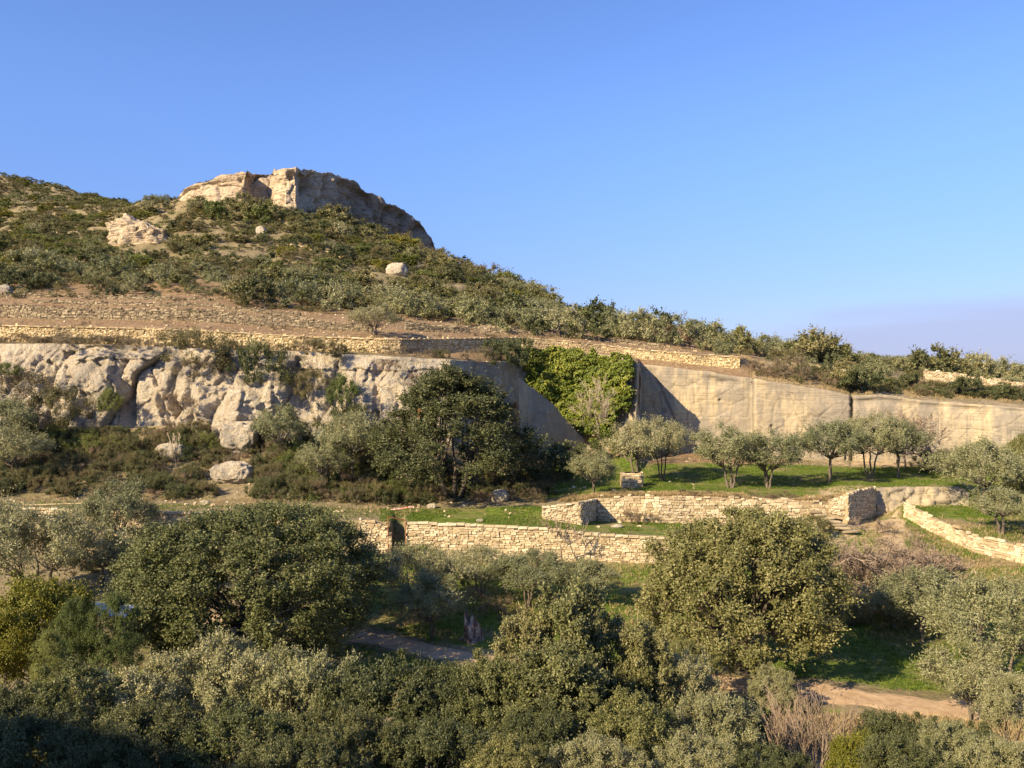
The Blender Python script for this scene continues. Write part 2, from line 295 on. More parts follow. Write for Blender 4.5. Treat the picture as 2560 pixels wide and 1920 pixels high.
def gp(px, Y, dz=0):
    px = CX+(px-CX)*min(Y, 45)/45.
    X, Yv, z = ground([px], [Y]); return np.array([X[0], Yv[0], z[0]+dz])
def atpix(px, py, y0=46, y1=420):
    Ys = np.arange(y0, y1, .25); _, _, z = ground(np.full(len(Ys), px), Ys); r = CY-F*z/Ys
    k = np.argmax(r <= py) if (r <= py).any() else len(Ys)-1
    return Ys[k]
path_pts = [(250, 62, ), (330, 61), (390, 59.5), (430, 57.5), (490, 55.5), (600, 53), (700, 51.5), (800, 50), (850, 48.9), (920, 47.6), (1000, 46.3), (1100, 45.2), (1300, 45)]
pathX = np.array([p[0] for p in path_pts], float); pathY = np.array([p[1] for p in path_pts], float)
def strip(rows_from, rows_to, pxs):
    cy, cz = curves_at(pxs); YY, ZZ = [], []
    for k in range(rows_from, rows_to):
        n = G[k][1]
        for j in range(n):
            f = j/n; YY.append(cy[k]*(1-f)+cy[k+1]*f); ZZ.append(cz[k]*(1-f)+cz[k+1]*f)
    YY.append(cy[rows_to]); ZZ.append(cz[rows_to]); YY = np.array(YY); ZZ = np.array(ZZ)
    PX = np.broadcast_to(pxs, YY.shape); X = sx(PX, YY); Z = ZZ+tnoise(X, YY)
    return PX, X, YY, Z
pxs = np.concatenate([np.arange(-400, 0, 8), np.arange(0, 1024, 1.5), np.arange(1024, 1425, 8)]).astype(float)
def box(PX, Y, x0, x1, y0, y1, sx_=15., sy_=2.):
    f = lambda v, a, b, s: np.clip((v-a)/s+.5, 0, 1)*np.clip((b-v)/s+.5, 0, 1)
    return f(PX, x0, x1, sx_)*f(Y, y0, y1, sy_)
def terrain(name, a, b):
    PX, X, Y, Z = strip(a, b, pxs)
    pn = .35*fbm(X*.25, Y*.25, 0*X, 3, 31)
    grass = np.clip(box(PX, Y, 330, 1500, 46, 76.5)*.95+box(PX, Y, 380, 880, 79, 87.4, 25, 1.)*.72+box(PX, Y, 540, 1500, 90.5, 113, 30, 3)*1.0+box(PX, Y, -400, 400, 81, 86, 10, 1.5)*.5+box(PX, Y, 905, 1424, 79, 95, 10, 2)*.42+box(PX, Y, 100, 330, 46, 60)*.6+pn*.8, 0, 1)
    d = np.abs(Y-np.interp(PX, pathX, pathY))
    grass = grass*np.clip((d-1.6)/1.2, 0, 1)*(1-box(PX, Y, 820, 900, 78, 96, 20, 3))
    grass = grass*(1-box(PX, Y, -400, 409, 76, 84.5, 3, 1)*.9)
    earth = np.clip(box(PX, Y, -400, 760, 112, 165, 40, 14)+.7*pn+.25*(Y > 150)*(pn > .1), 0, 1)
    sand = np.clip(box(PX, Y, 800, 905, 78, 97, 25, 3)*1.2+box(PX, Y, 640, 860, 86, 91, 20, 1.)*.7+box(PX, Y, 740, 1424, 112, 135, 20, 2)*.45+box(PX, Y, 905, 1424, 84, 100, 20, 3)*.35+pn, 0, 1)*(Y > 60)
    nr, nc = X.shape
    Q = grid_quads(nr, nc); r0 = sum(G[k][1] for k in range(a, iSF)) if a <= iSF < b else None; rr, cc = np.arange(len(Q))//(nc-1), np.arange(len(Q)) % (nc-1)
    if r0 is not None: Q = Q[~((rr >= r0) & (rr < r0+G[iSF][1]) & (pxs[cc] > 175) & (pxs[cc] < 437))]
    if a == 0:
        r0 = sum(G[k][1] for k in range(0, 11)); Q = Q[~((rr >= r0) & (rr < r0+G[11][1]) & (pxs[cc] > 878) & (pxs[cc] < 965))]
    me = mesh_np(name, np.stack([X, Y, Z], -1).reshape(-1, 3), Q, M['ground'],
                 {'grass': ('POINT', grass.ravel()), 'earth': ('POINT', earth.ravel()), 'sand': ('POINT', sand.ravel())}, True)
    link(name, me, kind='structure')
terrain('ground', 0, iFOOT)
terrain('hillside', iTOP, len(G)-1)
# dirt path: a ribbon laid just above the ground
pp = np.arange(200, 1250, 2.); cyl = np.interp(pp, pathX, pathY); wd = 1.25+.35*vnoise(pp*.03, 0*pp, 0*pp, 4)
rows = []
for f in np.linspace(-1, 1, 9):
    yy = cyl+f*(wd+.25*vnoise(pp*.08, 0*pp+f, 0*pp, 6)); X, Yv, z = ground(pp, yy); rows.append(np.stack([X, Yv, z+.05-.06*(abs(f) > .95)-.03*(1-abs(f))], 1))
R_ = np.array(rows); link('path', mesh_np('path', R_.reshape(-1, 3), grid_quads(*R_.shape[:2]), M['dirt'], smooth=True), kind='structure')

# ------------------------------------------------------------------ rock faces
def cliff(name, px0, px1, step, k, nrow, disp, mat, top_back=1.5, below=1.2, kind='structure', smooth=True):
    px = np.arange(px0, px1+step/2, step); cy, cz = curves_at(px); X0 = sx(px, cy[k]); X1 = sx(px, cy[k+1])
    fr = np.concatenate([[-.08], np.linspace(0, 1, nrow), [1.0, 1.0, 1.0]]); n = len(fr)
    PX = np.broadcast_to(px, (n, len(px))); FR = fr[:, None]
    Y = cy[k]*(1-FR)+cy[k+1]*FR; Z = cz[k]*(1-FR)+cz[k+1]*FR; X = sx(PX, Y)
    # plan normal
    tx = np.gradient(X0); ty = np.gradient(cy[k]); ln = np.hypot(tx, ty)+1e-9; nx, ny = ty/ln, -tx/ln
    for _ in range(2): nx = np.convolve(np.pad(nx, 1, 'edge'), [.25, .5, .25], 'valid'); ny = np.convolve(np.pad(ny, 1, 'edge'), [.25, .5, .25], 'valid')
    S = np.cumsum(np.hypot(np.gradient(X0), np.gradient(cy[k]))); S = np.broadcast_to(S, X.shape)
    D = disp(PX, S, X, Y, Z, np.broadcast_to(FR, X.shape))
    D = np.array(D); lip = np.clip((FR-.84)/.12, 0, 1); D = D*(1-lip)+np.maximum(D*.6, .12)*lip; back = np.zeros(n); back[-3:] = (.3*top_back, .65*top_back, top_back)
    D[-3:] = D[-4]*np.array([.8, .4, 0])[:, None]
    Z = Z+tnoise(X, Y)*np.clip((FR-.9)/.1, 0, 1)
    X = X+nx*D; Y2 = Y+ny*D+back[:, None]; Z = Z+np.array([0]*(n-3)+[.04, .03, -.5])[:, None]
    me = mesh_np(name, np.stack([X, Y2, Z], -1).reshape(-1, 3), grid_quads(n, len(px)), mat, smooth=smooth)
    return link(name, me, kind=kind)
def bulge(f1, f2, p=.5): return np.clip(f2-f1, 0, 1)**p
def disp_left(PX, S, X, Y, Z, FR):
    wz = fbm(S*.15, Z*.15, 0*S, 3, 41); wf = fbm(S*.6, Z*.6, 0*S, 3, 42)
    f1, f2, idv = worley(S/5.4+wz*.55-Z*.05, Z/16+wz*.4+idv0(S), 11)
    g1, g2, id2 = worley(S/2.3+wz+.25*wf, Z/3.0+wz+.25*wf, 12)
    h1, h2, id3 = worley(S/.9+.4*wf, Z/1.0+.4*wf, 13)
    rough = np.interp(PX, [-400, 300, 315, 440, 460, 520, 535], [1, 1, .62, .62, .5, .3, .1])
    rid = 1-np.abs(fbm(S*.45, Z*.3, 0*S, 4, 43))*2.2
    d = 1.9*(bulge(f1, f2, .24)-.75)+2.2*(idv-.5)+.6*(bulge(g1, g2, .3)-.6)+.55*(id2-.5)+.12*(id3-.5)+.35*rid+.55*fbm(S*.4, Z*.3, 0*S, 5, 44)+.16*fbm(S*2.2, Z*2.2, 0*S, 4, 45)
    pyv = CY-F*Z/Y
    gs = lambda x, y, wx, wy: np.exp(-((PX-x)/wx)**2-((pyv-y)/wy)**2)
    d = d-3.2*gs(302, 378, 13, 30)-2.4*gs(88, 402, 11, 14)-2.0*gs(128, 400, 7, 30)+1.3*gs(240, 395, 14, 30)+1.2*gs(195, 390, 20, 30)+1.0*gs(140, 370, 16, 14)-2*gs(335, 400, 9, 26)-1.6*gs(175, 408, 8, 12)
    d = d+np.where((PX > 318) & (PX < 345), -.5, 0)+np.interp(PX, [372, 376, 398, 402], [0, -.9, -1.6, 0])*(FR > .2)
    led = .6*(np.floor(FR*12+2.5*wz) % 2)*(FR > .80)*np.clip(vnoise(S*.08, 0*S, 0*S, 46)*3, 0, 1)
    crk = np.clip(.10-np.abs(fbm(S*.22+Z*.06, Z*.09, 0*S, 4, 47)), 0, .1)*10
    return (d+.9*np.sin(FR*np.pi)+led-.6*crk)*rough
def idv0(S): return .5*np.floor(S/9.7)
cliff('cliff', -200, 535, 1.1, iFOOT, 100, disp_left, M['cliff'], 3.0)
def disp_ivy(PX, S, X, Y, Z, FR): return .25*fbm(S*.5, Z*.5, 0*S, 4, 50)
cliff('quarry_face', 530, 639.8, 1.3, iFOOT, 40, disp_ivy, M['quarry'], 2.)
def disp_q(PX, S, X, Y, Z, FR):
    led = .06*(np.floor((Z+30)/1.9+.6*vnoise(S*.1, 0*S, 0*S, 3)) % 2)
    crack = np.where(np.abs(PX-851.5-2*fbm(Z*.4, 0*Z, 0*Z, 3, 5)-(FR-.8)*6) < 1.1, -1.3, 0)
    rr = np.clip((FR-.93)/.07, 0, 1)
    rr = np.clip((FR-.86+.10*fbm(S*.25, 0*S, 0*S, 4, 53))/.14, 0, 1)
    d = .28*fbm(S*.3, Z*.3, 0*S, 5, 51)+.05*fbm(S*2, Z*2, 0*S, 3, 52)+led*.5+crack-rr*rr*1.1
    # diagonal fissure left part
    fis = np.abs((PX-668)-(384+22-(CY-F*Z/Y))*-.45); d = d-.35*np.exp(-(fis/1.2)**2)*(PX < 700)
    g1, g2, gi = worley(S/3.2, Z/2.3, 55); d = d-.10*(np.clip(.10-(g2-g1), 0, .1)*10)+.08*gi
    # sockets
    for qx, qy in ((772, 426), (720, 400), (729, 448), (742, 449)):
        d = d-.6*np.exp(-(((PX-qx)/1.3)**2+((CY-F*Z/Y-qy)/1.6)**2))
    return d
cliff('quarry_face', 639.9, 1424, 1.25, iFOOT, 80, disp_q, M['quarry'], 2.)
def disp_s(PX, S, X, Y, Z, FR):
    wz = fbm(S*.05, Z*.05, 0*S, 3, 61); f1, f2, idv = worley(S/9+wz, Z/12+wz*.5, 62); g1, g2, i2 = worley(S/4+wz, Z/3.2, 63)
    e = np.clip((PX-176)/12, 0, 1)*np.clip((438-PX)/8, 0, 1)
    shal = np.interp(PX, [176, 250, 300, 310, 440], [.7, .7, .8, 1.3, 1.3])
    return e*shal*(3.2*(bulge(f1, f2)-.5)+3.*(idv-.5)+1.1*(bulge(g1, g2)-.5)+1.*(i2-.5)+.8*fbm(S*.3, Z*.3, 0*S, 4, 64)-1.5*FR)
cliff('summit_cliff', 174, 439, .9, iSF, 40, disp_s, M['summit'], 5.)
# small quarried ledge on the right and its rough rock
def disp_l(PX, S, X, Y, Z, FR):
    f1, f2, idv = worley(S/1.5, Z/1.2, 72); return .15+.5*fbm(S*.5, Z*.8, 0*S, 5, 71)+.45*(bulge(f1, f2, .3)-.6)
cliff('quarry_ledge', 876, 968, 1.2, 11, 16, disp_l, M['quarry'], 1.)

# ------------------------------------------------------------------ free rocks
def ico(sub):
    import bmesh
    bm = bmesh.new(); bmesh.ops.create_icosphere(bm, subdivisions=sub, radius=1)
    V = np.array([v.co[:] for v in bm.verts]); T = np.array([[v.index for v in f.verts] for f in bm.faces]); bm.free(); return V, T
ICO = {k: ico(k) for k in (2, 3, 4, 5)}
def rock_mesh(name, dims, seed, mat, sub=4, strata=0):
    V, T = ICO[sub]; V = V.copy(); s = np.sign(V)*np.abs(V)**.75
    f = 1+(.38 if strata else .24)*fbm(V[:, 0]*1.3+seed, V[:, 1]*1.3, V[:, 2]*1.3, 3, seed)+(.24 if strata else .13)*fbm(V[:, 0]*5+seed, V[:, 1]*5, V[:, 2]*5, 3, seed+3)
    V2 = s*f[:, None]
    if strata:
        q = V2[:, 2]*5+V2[:, 0]*1.8; V2[:, :2] *= (1+.10*(np.abs((q % 1)-.5)*2)**.5)[:, None]
        V2[:, 0] += V2[:, 2]*-.15
    if strata:
        V2[:, 2] = np.where(V2[:, 2] > 0, V2[:, 2]*(1-.38*np.clip(V2[:, 0]+.2, -.6, 1))+.12*(np.floor(V2[:, 0]*3+seed) % 2), V2[:, 2]); V2[:, 0] -= .28*np.clip(-V2[:, 2], 0, 1)*(V2[:, 0] < 0)
    V2 = V2*np.array(dims)/2; V2[:, 2] += dims[2]*(.22 if strata else .38)
    return mesh_np(name, V2, T, mat, smooth=True)
def rock(name, px, Y, dims, seed, label, mat='cliff', cat='rock', sub=4, strata=0, sink=0, rz=0, group=None):
    p = gp(px, Y, -sink); return link(name, rock_mesh(name, dims, seed, M[mat], sub, strata), loc=p, rz=rz, label=label, cat=cat, group=group)
def pix_rock(name, px, pyb, wpx, hpx, seed, label, Y=None, **kw):
    Y = Y or atpix(px, pyb, kw.pop('y0', 46)); kw.pop('y0', None); s = Y/F
    return rock(name, px, Y, (wpx*s, max(wpx*.6, hpx)*s, hpx*s*1.15), seed, label, **kw)
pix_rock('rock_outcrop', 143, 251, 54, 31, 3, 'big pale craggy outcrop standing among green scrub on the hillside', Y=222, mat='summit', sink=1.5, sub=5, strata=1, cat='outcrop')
pix_rock('boulder', 261, 249, 10, 9, 5, 'small pale boulder perched high on the mound below the summit cliff', Y=228)
pix_rock('rock_slab', 397, 284, 20, 12, 6, 'tilted pale slab among bushes low on the right flank of the mound', Y=205)
pix_rock('rock_slab', 5, 299, 13, 9, 8, 'squarish pale block at the left end of the brown terraces', Y=146)
pix_rock('boulder', 291, 404, 25, 20, 11, 'rounded white boulder sitting on the ledge right of the cliff columns', Y=101.5)
pix_rock('boulder', 322, 412, 17, 18, 12, 'upright pale boulder beside the rounded white one on the cliff ledge', Y=101.5)
pix_rock('boulder', 240, 440, 36, 30, 14, 'big cream rock at the very foot of the cliff', Y=101.5, sub=5)
pix_rock('boulder', 172, 453, 27, 16, 15, 'pale boulder in scrub behind the thin forked saplings', Y=98.5)
pix_rock('rock_slab', 232, 478, 38, 20, 16, 'bright bare slab sticking out of the brown scrub slope', Y=93.5, sub=5)
pix_rock('boulder', 500, 492, 18, 12, 17, 'low grey boulder on the bank to the right of the large oak trunk', Y=90)
pix_rock('rock_slab', 205, 508, 10, 4, 18, 'flat orange-lit stone on the grass track above the left wall', Y=86.5)
pix_rock('boulder', 373, 557, 0.1+14, 10, 19, 'round stone at the broken end of the wall left of the rusty gate', Y=77)
pix_rock('boulder', 437, 556, 8, 6, 20, 'loose ochre block lying at the foot of the long wall', Y=76.6, mat='cream')
pix_rock('boulder', 557, 446, 20, 14, 24, 'brown boulder at the foot of the ivy beside the slanted buttress', Y=116)
for i, (px, Y, wd_, hd_, lab) in enumerate(((432, 87.5, 10, 5, 'pale bare stone half buried in the track left of the oak'), (480, 80.8, 7, 3, 'small flat stone on the grass above the long wall'), (617, 83.2, 12, 3, 'long white slab lying in the grass before the upper wall'), (653, 70.5, 9, 4, 'small pale stone in the grass below the long wall'))):
    pix_rock('stone', px, 0, wd_, hd_, 30+i, lab, Y=Y, cat='stone', sub=3)
# slanted buttress in front of the ivy recess
def buttress():
    top = [(517, 376, 109), (530, 386, 111), (545, 397, 113), (560, 413, 115), (573, 427, 117), (584, 441, 118.5)]
    pxv = np.linspace(519, 584, 50); tp = np.interp(pxv, [a[0] for a in top], [a[1] for a in top])+2.2*fbm(pxv*.18, 0*pxv, 0*pxv, 4, 5); Yv = np.interp(pxv, [a[0] for a in top], [a[2] for a in top])
    rows = []
    for f in np.linspace(0, 1, 36):
        Yr = Yv-1.2*(1-f); pyr = 456*(1-f)+tp*f; X = sx(pxv, Yr); Z = (CY-pyr)/F*Yr
        rows.append(np.stack([X, Yr-.35*fbm(X*.5, Z*.5, 0*X, 4, 80)-.1*fbm(X*2, Z*2, 0*X, 3, 81), Z], 1))
    for b in (1.2, 3.5, 7): r = rows[35].copy(); r[:, 1] += b; r[:, 2] -= b*.25; rows.append(r)
    R = np.array(rows); link('rock_buttress', mesh_np('rock_buttress', R.reshape(-1, 3), grid_quads(*R.shape[:2]), M['quarry'], smooth=True), label='slanting bare rock buttress sloping down to the right under the ivy', cat='rock')
buttress()
# scattered rubble
def rubble(name, n, region, smin, smax, mat, seed, kind='stuff'):
    r = np.random.default_rng(seed); V0, T0 = ICO[2]; VV, TT, off = [], [], 0
    px, Y = region(r, n); X, Yv, z = ground(px, Y)
    for i in range(n):
        s = r.uniform(smin, smax)*np.array([1, .8, .6])*r.uniform(.7, 1.3, 3); a = r.uniform(0, 6.3); v = V0*(1+.25*r.standard_normal(len(V0)))[:, None]*s
        v = np.stack([v[:, 0]*math.cos(a)-v[:, 1]*math.sin(a), v[:, 0]*math.sin(a)+v[:, 1]*math.cos(a), v[:, 2]], 1)+(X[i], Yv[i], z[i]+.02)
        VV.append(v); TT.append(T0+off); off += len(v)
    me = mesh_np(name, np.concatenate(VV), np.concatenate(TT), M[mat], {'tint': ('FACE', np.repeat(r.random(n), len(T0)))}); link(name, me, kind=kind, label='loose pale stones scattered over the brown terraces and slopes', cat='rubble')
rubble('rubble', 1000, lambda r, n: (np.where(r.random(n) < .6, r.uniform(-60, 700, n), r.uniform(150, 420, n)), np.where(r.random(n) < .62, r.uniform(114, 150, n), r.uniform(83, 101, n))), .07, .22, 'cream', 91)

# ------------------------------------------------------------------ dry stone walls
def stone_wall(name, pts, label, mat='cream', sl=(.25, .6), sh=(.14, .26), thick=.5, cap=0, seed=1, ragged=.1, group=None, proud=.12, jit=.02):
    """pts: list of (px, Y, py_base, py_top); outer face on the side of the camera"""
    r = np.random.default_rng(seed); a = np.array(pts, float)
    X = sx(a[:, 0], a[:, 1]); Y = a[:, 1]; zb = (CY-a[:, 2])/F*Y-.25; zt = (CY-a[:, 3])/F*Y
    S = np.concatenate([[0], np.cumsum(np.hypot(np.diff(X), np.diff(Y)))]); L = S[-1]
    def at(s):
        x = np.interp(s, S, X); y = np.interp(s, S, Y); b = np.interp(s, S, zb); t_ = np.interp(s, S, zt)
        e = .05; dx = np.interp(s+e, S, X)-np.interp(s-e, S, X); dy = np.interp(s+e, S, Y)-np.interp(s-e, S, Y); l = np.hypot(dx, dy)+1e-9
        return x, y, b, t_, dx/l, dy/l
    boxes = []  # s0,s1,f0,f1(z abs), tint, depth
    hmax = (zt-zb).max(); z = 0.
    while z < hmax:
        h = r.uniform(*sh); s = -r.uniform(0, .3)
        while s < L:
            l = r.uniform(*sl)*(1.6 if r.random() < .12 else 1); s1 = min(s+l, L); s0 = max(s, 0)
            hh = h*r.uniform(.8, 1.12)
            if s1-s0 > .06:
                sm = (s0+s1)/2; _, _, b, t_, _, _ = at(sm); H = t_-b
                top = H+r.normal()*ragged*.6
                if z+h*.5 < top: boxes.append((s0+.012, s1-.012, b+z, b+min(z+hh, max(top, z+.06)), r.random(), r.random()*proud))
            s = s+l
        z += h
    if cap:
        s = 0.
        while s < L:
            l = r.uniform(.5, 1.1); s1 = min(s+l, L); _, _, b, t_, _, _ = at((s+s1)/2); j = r.uniform(-.03, .05)
            if s1-s > .1: boxes.append((s+.015, s1-.015, t_-.01+j, t_+cap+j, r.random()*.8+.2, proud*1.3))
            s += l
    B = np.array(boxes); n = len(B); x0, y0, _, _, dx, dy = at(B[:, 0]); x1, y1, _, _, _, _ = at(B[:, 1]); nx, ny = dy, -dx
    pr = B[:, 5]+.05; c = np.minimum(.035, (B[:, 3]-B[:, 2])*.25)
    J = lambda: r.normal(0, jit, n)
    V = []
    def pt(x, y, z, o): return np.stack([x+nx*o+J(), y+ny*o+J(), z+J()], 1)
    back = -.15
    V += [pt(x0, y0, B[:, 2], back), pt(x1, y1, B[:, 2], back), pt(x1, y1, B[:, 3], back), pt(x0, y0, B[:, 3], back)]
    V += [pt(x0, y0, B[:, 2], pr-.05), pt(x1, y1, B[:, 2], pr-.05), pt(x1, y1, B[:, 3], pr-.05), pt(x0, y0, B[:, 3], pr-.05)]
    xa, ya, xb, yb = x0+dx*c, y0+dy*c, x1-dx*c, y1-dy*c
    V += [pt(xa, ya, B[:, 2]+c, pr), pt(xb, yb, B[:, 2]+c, pr), pt(xb, yb, B[:, 3]-c, pr), pt(xa, ya, B[:, 3]-c, pr)]
    V = np.stack(V, 1).reshape(-1, 3); q = np.array([[0, 1, 5, 4], [1, 2, 6, 5], [2, 3, 7, 6], [3, 0, 4, 7], [4, 5, 9, 8], [5, 6, 10, 9], [6, 7, 11, 10], [7, 4, 8, 11], [8, 9, 10, 11]])
    Q = (np.arange(n)[:, None, None]*12+q[None]).reshape(-1, 4); tint = np.repeat(B[:, 4], 9)
    # core
    ss = np.linspace(0, L, max(2, int(L/.5))); x, y, b, t_, dx, dy = at(ss); m = len(ss); off = len(V)
    core = np.stack([np.stack([x, y, b-.4], 1), np.stack([x, y, t_-.05], 1), np.stack([x-dy*thick, y+dx*thick, t_-.05], 1), np.stack([x-dy*thick, y+dx*thick, b-.4], 1)], 0)
    cV = core.reshape(-1, 3); cQ = grid_quads(4, m)
    ends = np.array([[0, m, 2*m, 3*m], [m-1, 2*m-1, 3*m-1, 4*m-1]])
    root = link(name, mesh_np(name, np.concatenate([V, cV]), np.concatenate([Q, cQ+off, ends+off]), M[mat], {'tint': ('FACE', np.concatenate([tint, np.full(len(cQ)+2, .0)]))}), label=label, cat='stone wall', group=group)
    return root
stone_wall('dry_stone_wall', [(406, 77.75, 557, 524), (470, 77.6, 558, 526), (540, 77.4, 559, 530), (600, 77.2, 561, 536), (690, 76.75, 565, 541), (712, 76.9, 566, 543)], 'long sunlit cream wall with neat capstones across the middle of the valley', cap=.22, seed=2, sh=(.16, .27))
stone_wall('dry_stone_wall', [(359, 77.9, 553, 520), (375, 77.9, 553, 521), (388, 77.8, 553, 527), (392, 77.9, 552, 536)], 'crumbling cream wall end left of the rusty gate', seed=3, ragged=.5, sl=(.2, .5))
stone_wall('dry_stone_wall', [(-120, 80.1, 545, 506), (80, 79.8, 545, 511), (97, 79.7, 543, 512.5), (190, 79.6, 545, 514), (300, 79, 550, 519)], 'low wall left of the big dark tree, behind the thin olives', seed=4, cap=.2)
stone_wall('dry_stone_wall', [(542, 83, 517, 508.5), (560, 82.9, 520, 506), (581.5, 82.9, 523, 503.5), (582.2, 83.2, 523, 503.3), (597, 88.2, 522, 500)], 'short wedge-shaped wall end standing out left of the upper terrace wall', seed=5, cap=.16)
stone_wall('dry_stone_wall', [(597, 87.7, 522, 499), (640, 87.6, 522, 496), (660, 87.3, 523, 498), (690, 87.7, 524, 497), (760, 87.9, 524, 499), (829, 88.2, 523, 504)], 'long rough upper wall edging the green olive terrace', seed=6, ragged=.35, sl=(.25, .7), sh=(.18, .34))
stone_wall('dry_stone_wall', [(829, 87.8, 511, 500), (847, 87.6, 514, 494)], 'small piece of wall above the stone steps', seed=7)
stone_wall('dry_stone_wall', [(847.5, 87.4, 519, 494), (856, 89.3, 519, 490), (875, 95.0, 518, 486.5)], 'shaded retaining wall facing right beside the sandy hollow', seed=8, mat='cream')
stone_wall('dry_stone_wall', [(904, 91.9, 519, 503), (935, 87.3, 535, 519), (958, 84, 545, 530), (975, 81.2, 554, 536.5), (1000, 78.2, 559, 541), (1018, 76.8, 564, 545), (1060, 75, 568, 550)], 'tumbledown cream wall coming down the right side of the hollow', seed=9, ragged=.6, sl=(.25, .7), sh=(.18, .36))
# the ochre terrace wall along the top of the cliff
stone_wall('dry_stone_wall', [(-220, 112.8, 343, 324), (0, 112.8, 342, 326), (100, 112.8, 344, 328), (200, 112.8, 350, 331), (300, 112.8, 353, 337), (400, 113.7, 354, 340), (450, 120.7, 354, 339), (520, 129.7, 351, 338), (560, 128.8, 352, 341), (640, 126.8, 358, 350), (700, 125.8, 366, 355), (740, 125, 371, 357.5)], 'very long ochre wall running along the top of the cliff and quarry', mat='ochre', seed=10, sl=(.18, .45), sh=(.15, .30), ragged=.3, cap=.10, jit=.035)
def terr_wall(pts, hgt, label, seed, mat='greystone', **kw):
    full = []
    for px, Y in pts:
        p = gp(px, Y); b = CY-F*(p[2]-.1)/Y; full.append((px, Y, b, CY-F*(p[2]+hgt*(.75+.5*random.random()))/Y))
    stone_wall('dry_stone_wall', full, label, mat=mat, seed=seed, ragged=.35, thick=.7, **kw)
def lin(x0, x1, Y0, Y1, n=9, jit=.25): return [(x0+(x1-x0)*i/(n-1), Y0+(Y1-Y0)*i/(n-1)+random.uniform(-jit, jit)) for i in range(n)]
terr_wall(lin(-60, 372, 120.5, 121.5, 14), 1.2, 'longest grey terrace wall, first one above the ochre wall', 21)
terr_wall(lin(-60, 330, 128, 127, 12), .7, 'grey terrace wall second above the ochre wall on the left', 22)
terr_wall(lin(30, 300, 135, 134, 9), .55, 'low broken terrace wall third above the ochre wall', 23)
terr_wall(lin(-40, 210, 142, 142, 8), .6, 'uppermost broken terrace wall under the grey bushes', 24)
terr_wall(lin(408, 560, 134, 137, 7), .8, 'low terrace wall below the pale olives right of centre', 25)
terr_wall(lin(405, 470, 127, 131, 4), 1.1, 'dark short terrace wall behind the lone round olive', 26)
terr_wall(lin(480, 660, 141, 137, 8), .7, 'thin stone line under the olives above the ivy', 27)
terr_wall(lin(780, 866, 134, 133, 5), .9, 'small pale wall piece on the crest right of the ochre wall', 28, mat='cream')
terr_wall(lin(925, 1100, 136, 131, 8), 1.2, 'pale rubble terrace wall on the crest near the right edge', 29, mat='cream')
terr_wall(lin(285, 380, 216, 216, 5), 1.1, 'ochre terrace edge crossing the mound under the bare earth patch', 30, mat='ochre')
# stone pier in the olive terrace
def box_px(px, Y, wid, dep, hgt, name, label, mat, cat, seed):
    p = gp(px, Y); h = wid/2
    a = [(px-wid/2*F/Y, Y), (px+wid/2*F/Y, Y), (px+wid/2*F/Y+.3, Y+dep)]
    stone_wall(name, [(q, yy, CY-F*(p[2])/yy, CY-F*(p[2]+hgt)/yy) for q, yy in a], label, mat=mat, seed=seed, thick=.3 if False else wid*.9)
box_px(632, 96, 2.2, 1.6, 1.7, 'stone_pier', 'short square stone pier half hidden behind the leaning olive', 'cream', 'pier', 33)
# steps
def steps():
    root = link('stone_steps', None, loc=gp(830, 86.0, 0), label='rough stone steps climbing to the olive terrace at the end of the wall', cat='steps')
    V0, T0 = ICO[3]
    for i in range(7):
        V = np.sign(V0)*np.abs(V0)**.45; V = V*(1+.06*fbm(V[:, 0]*2+i, V[:, 1]*2, V[:, 2]*2, 2, i))[:, None]*np.array([.85-.03*i, .3, .13])
        V[:, 2] += V[:, 0]*random.uniform(-.12, .12); V += np.array([1.6-.42*i+.3*random.random(), -.6+.38*i, .0+.27*i])
        me = mesh_np('step', V, T0, M['greystone'], {'tint': ('FACE', np.full(len(T0), random.uniform(.4, 1)))}, True); link('step', me, root)
steps()

# ------------------------------------------------------------------ foliage
def leaves(C, Aax, Wd, L, Wl, tint):
    """C base points, Aax unit axes, Wd unit side vectors -> diamond quads"""
    n = len(C); L = np.broadcast_to(L, n)[:, None]; Wl = np.broadcast_to(Wl, n)[:, None]
    v = np.stack([C, C+Aax*L*.5+Wd*Wl*.5, C+Aax*L, C+Aax*L*.5-Wd*Wl*.5], 1).reshape(-1, 3)
    return v, np.arange(4*n).reshape(-1, 4), tint
def unit(v): return v/(np.linalg.norm(v, axis=-1, keepdims=True)+1e-9)
def foliage_pts(r, centers, radii, outw, nsp, nl, llen, lwid, up=.3, spread=1., start=.3, out_b=.6, slen=1., droop=0, fn=.75):
    nc = len(centers); N = nc*nsp
    ci = np.repeat(np.arange(nc), nsp)
    d = unit(outw[ci]*out_b+np.array([0, 0, up])+r.standard_normal((N, 3))*spread*.6)
    ln = radii[ci]*r.uniform(.55, 1.15, N)*slen*np.where(r.random(N) < .10, 1.6, 1.)
    si = np.repeat(np.arange(N), nl); t_ = r.uniform(start, 1, N*nl)
    c = centers[ci][si]+d[si]*(ln[si]*t_)[:, None]+r.standard_normal((N*nl, 3))*(.06*radii[ci][si])[:, None]
    c[:, 2] -= droop*(ln[si]*t_)**2
    rad = unit(c-centers[ci][si]+outw[ci][si]*radii[ci][si][:, None]*.25)
    nrm = unit(rad*fn+r.standard_normal((N*nl, 3))*.5)
    ax = unit(d[si]*.6+r.standard_normal((N*nl, 3))*.75-nrm*.15); wv = unit(np.cross(ax, nrm))
    s = r.uniform(.7, 1.25, N*nl); tint = np.clip(.30*r.random(nc)[ci][si]+.25*r.random(N)[si]+.45*r.random(N*nl), 0, 1)
    return leaves(c, ax, wv, llen*s, lwid*s, tint)
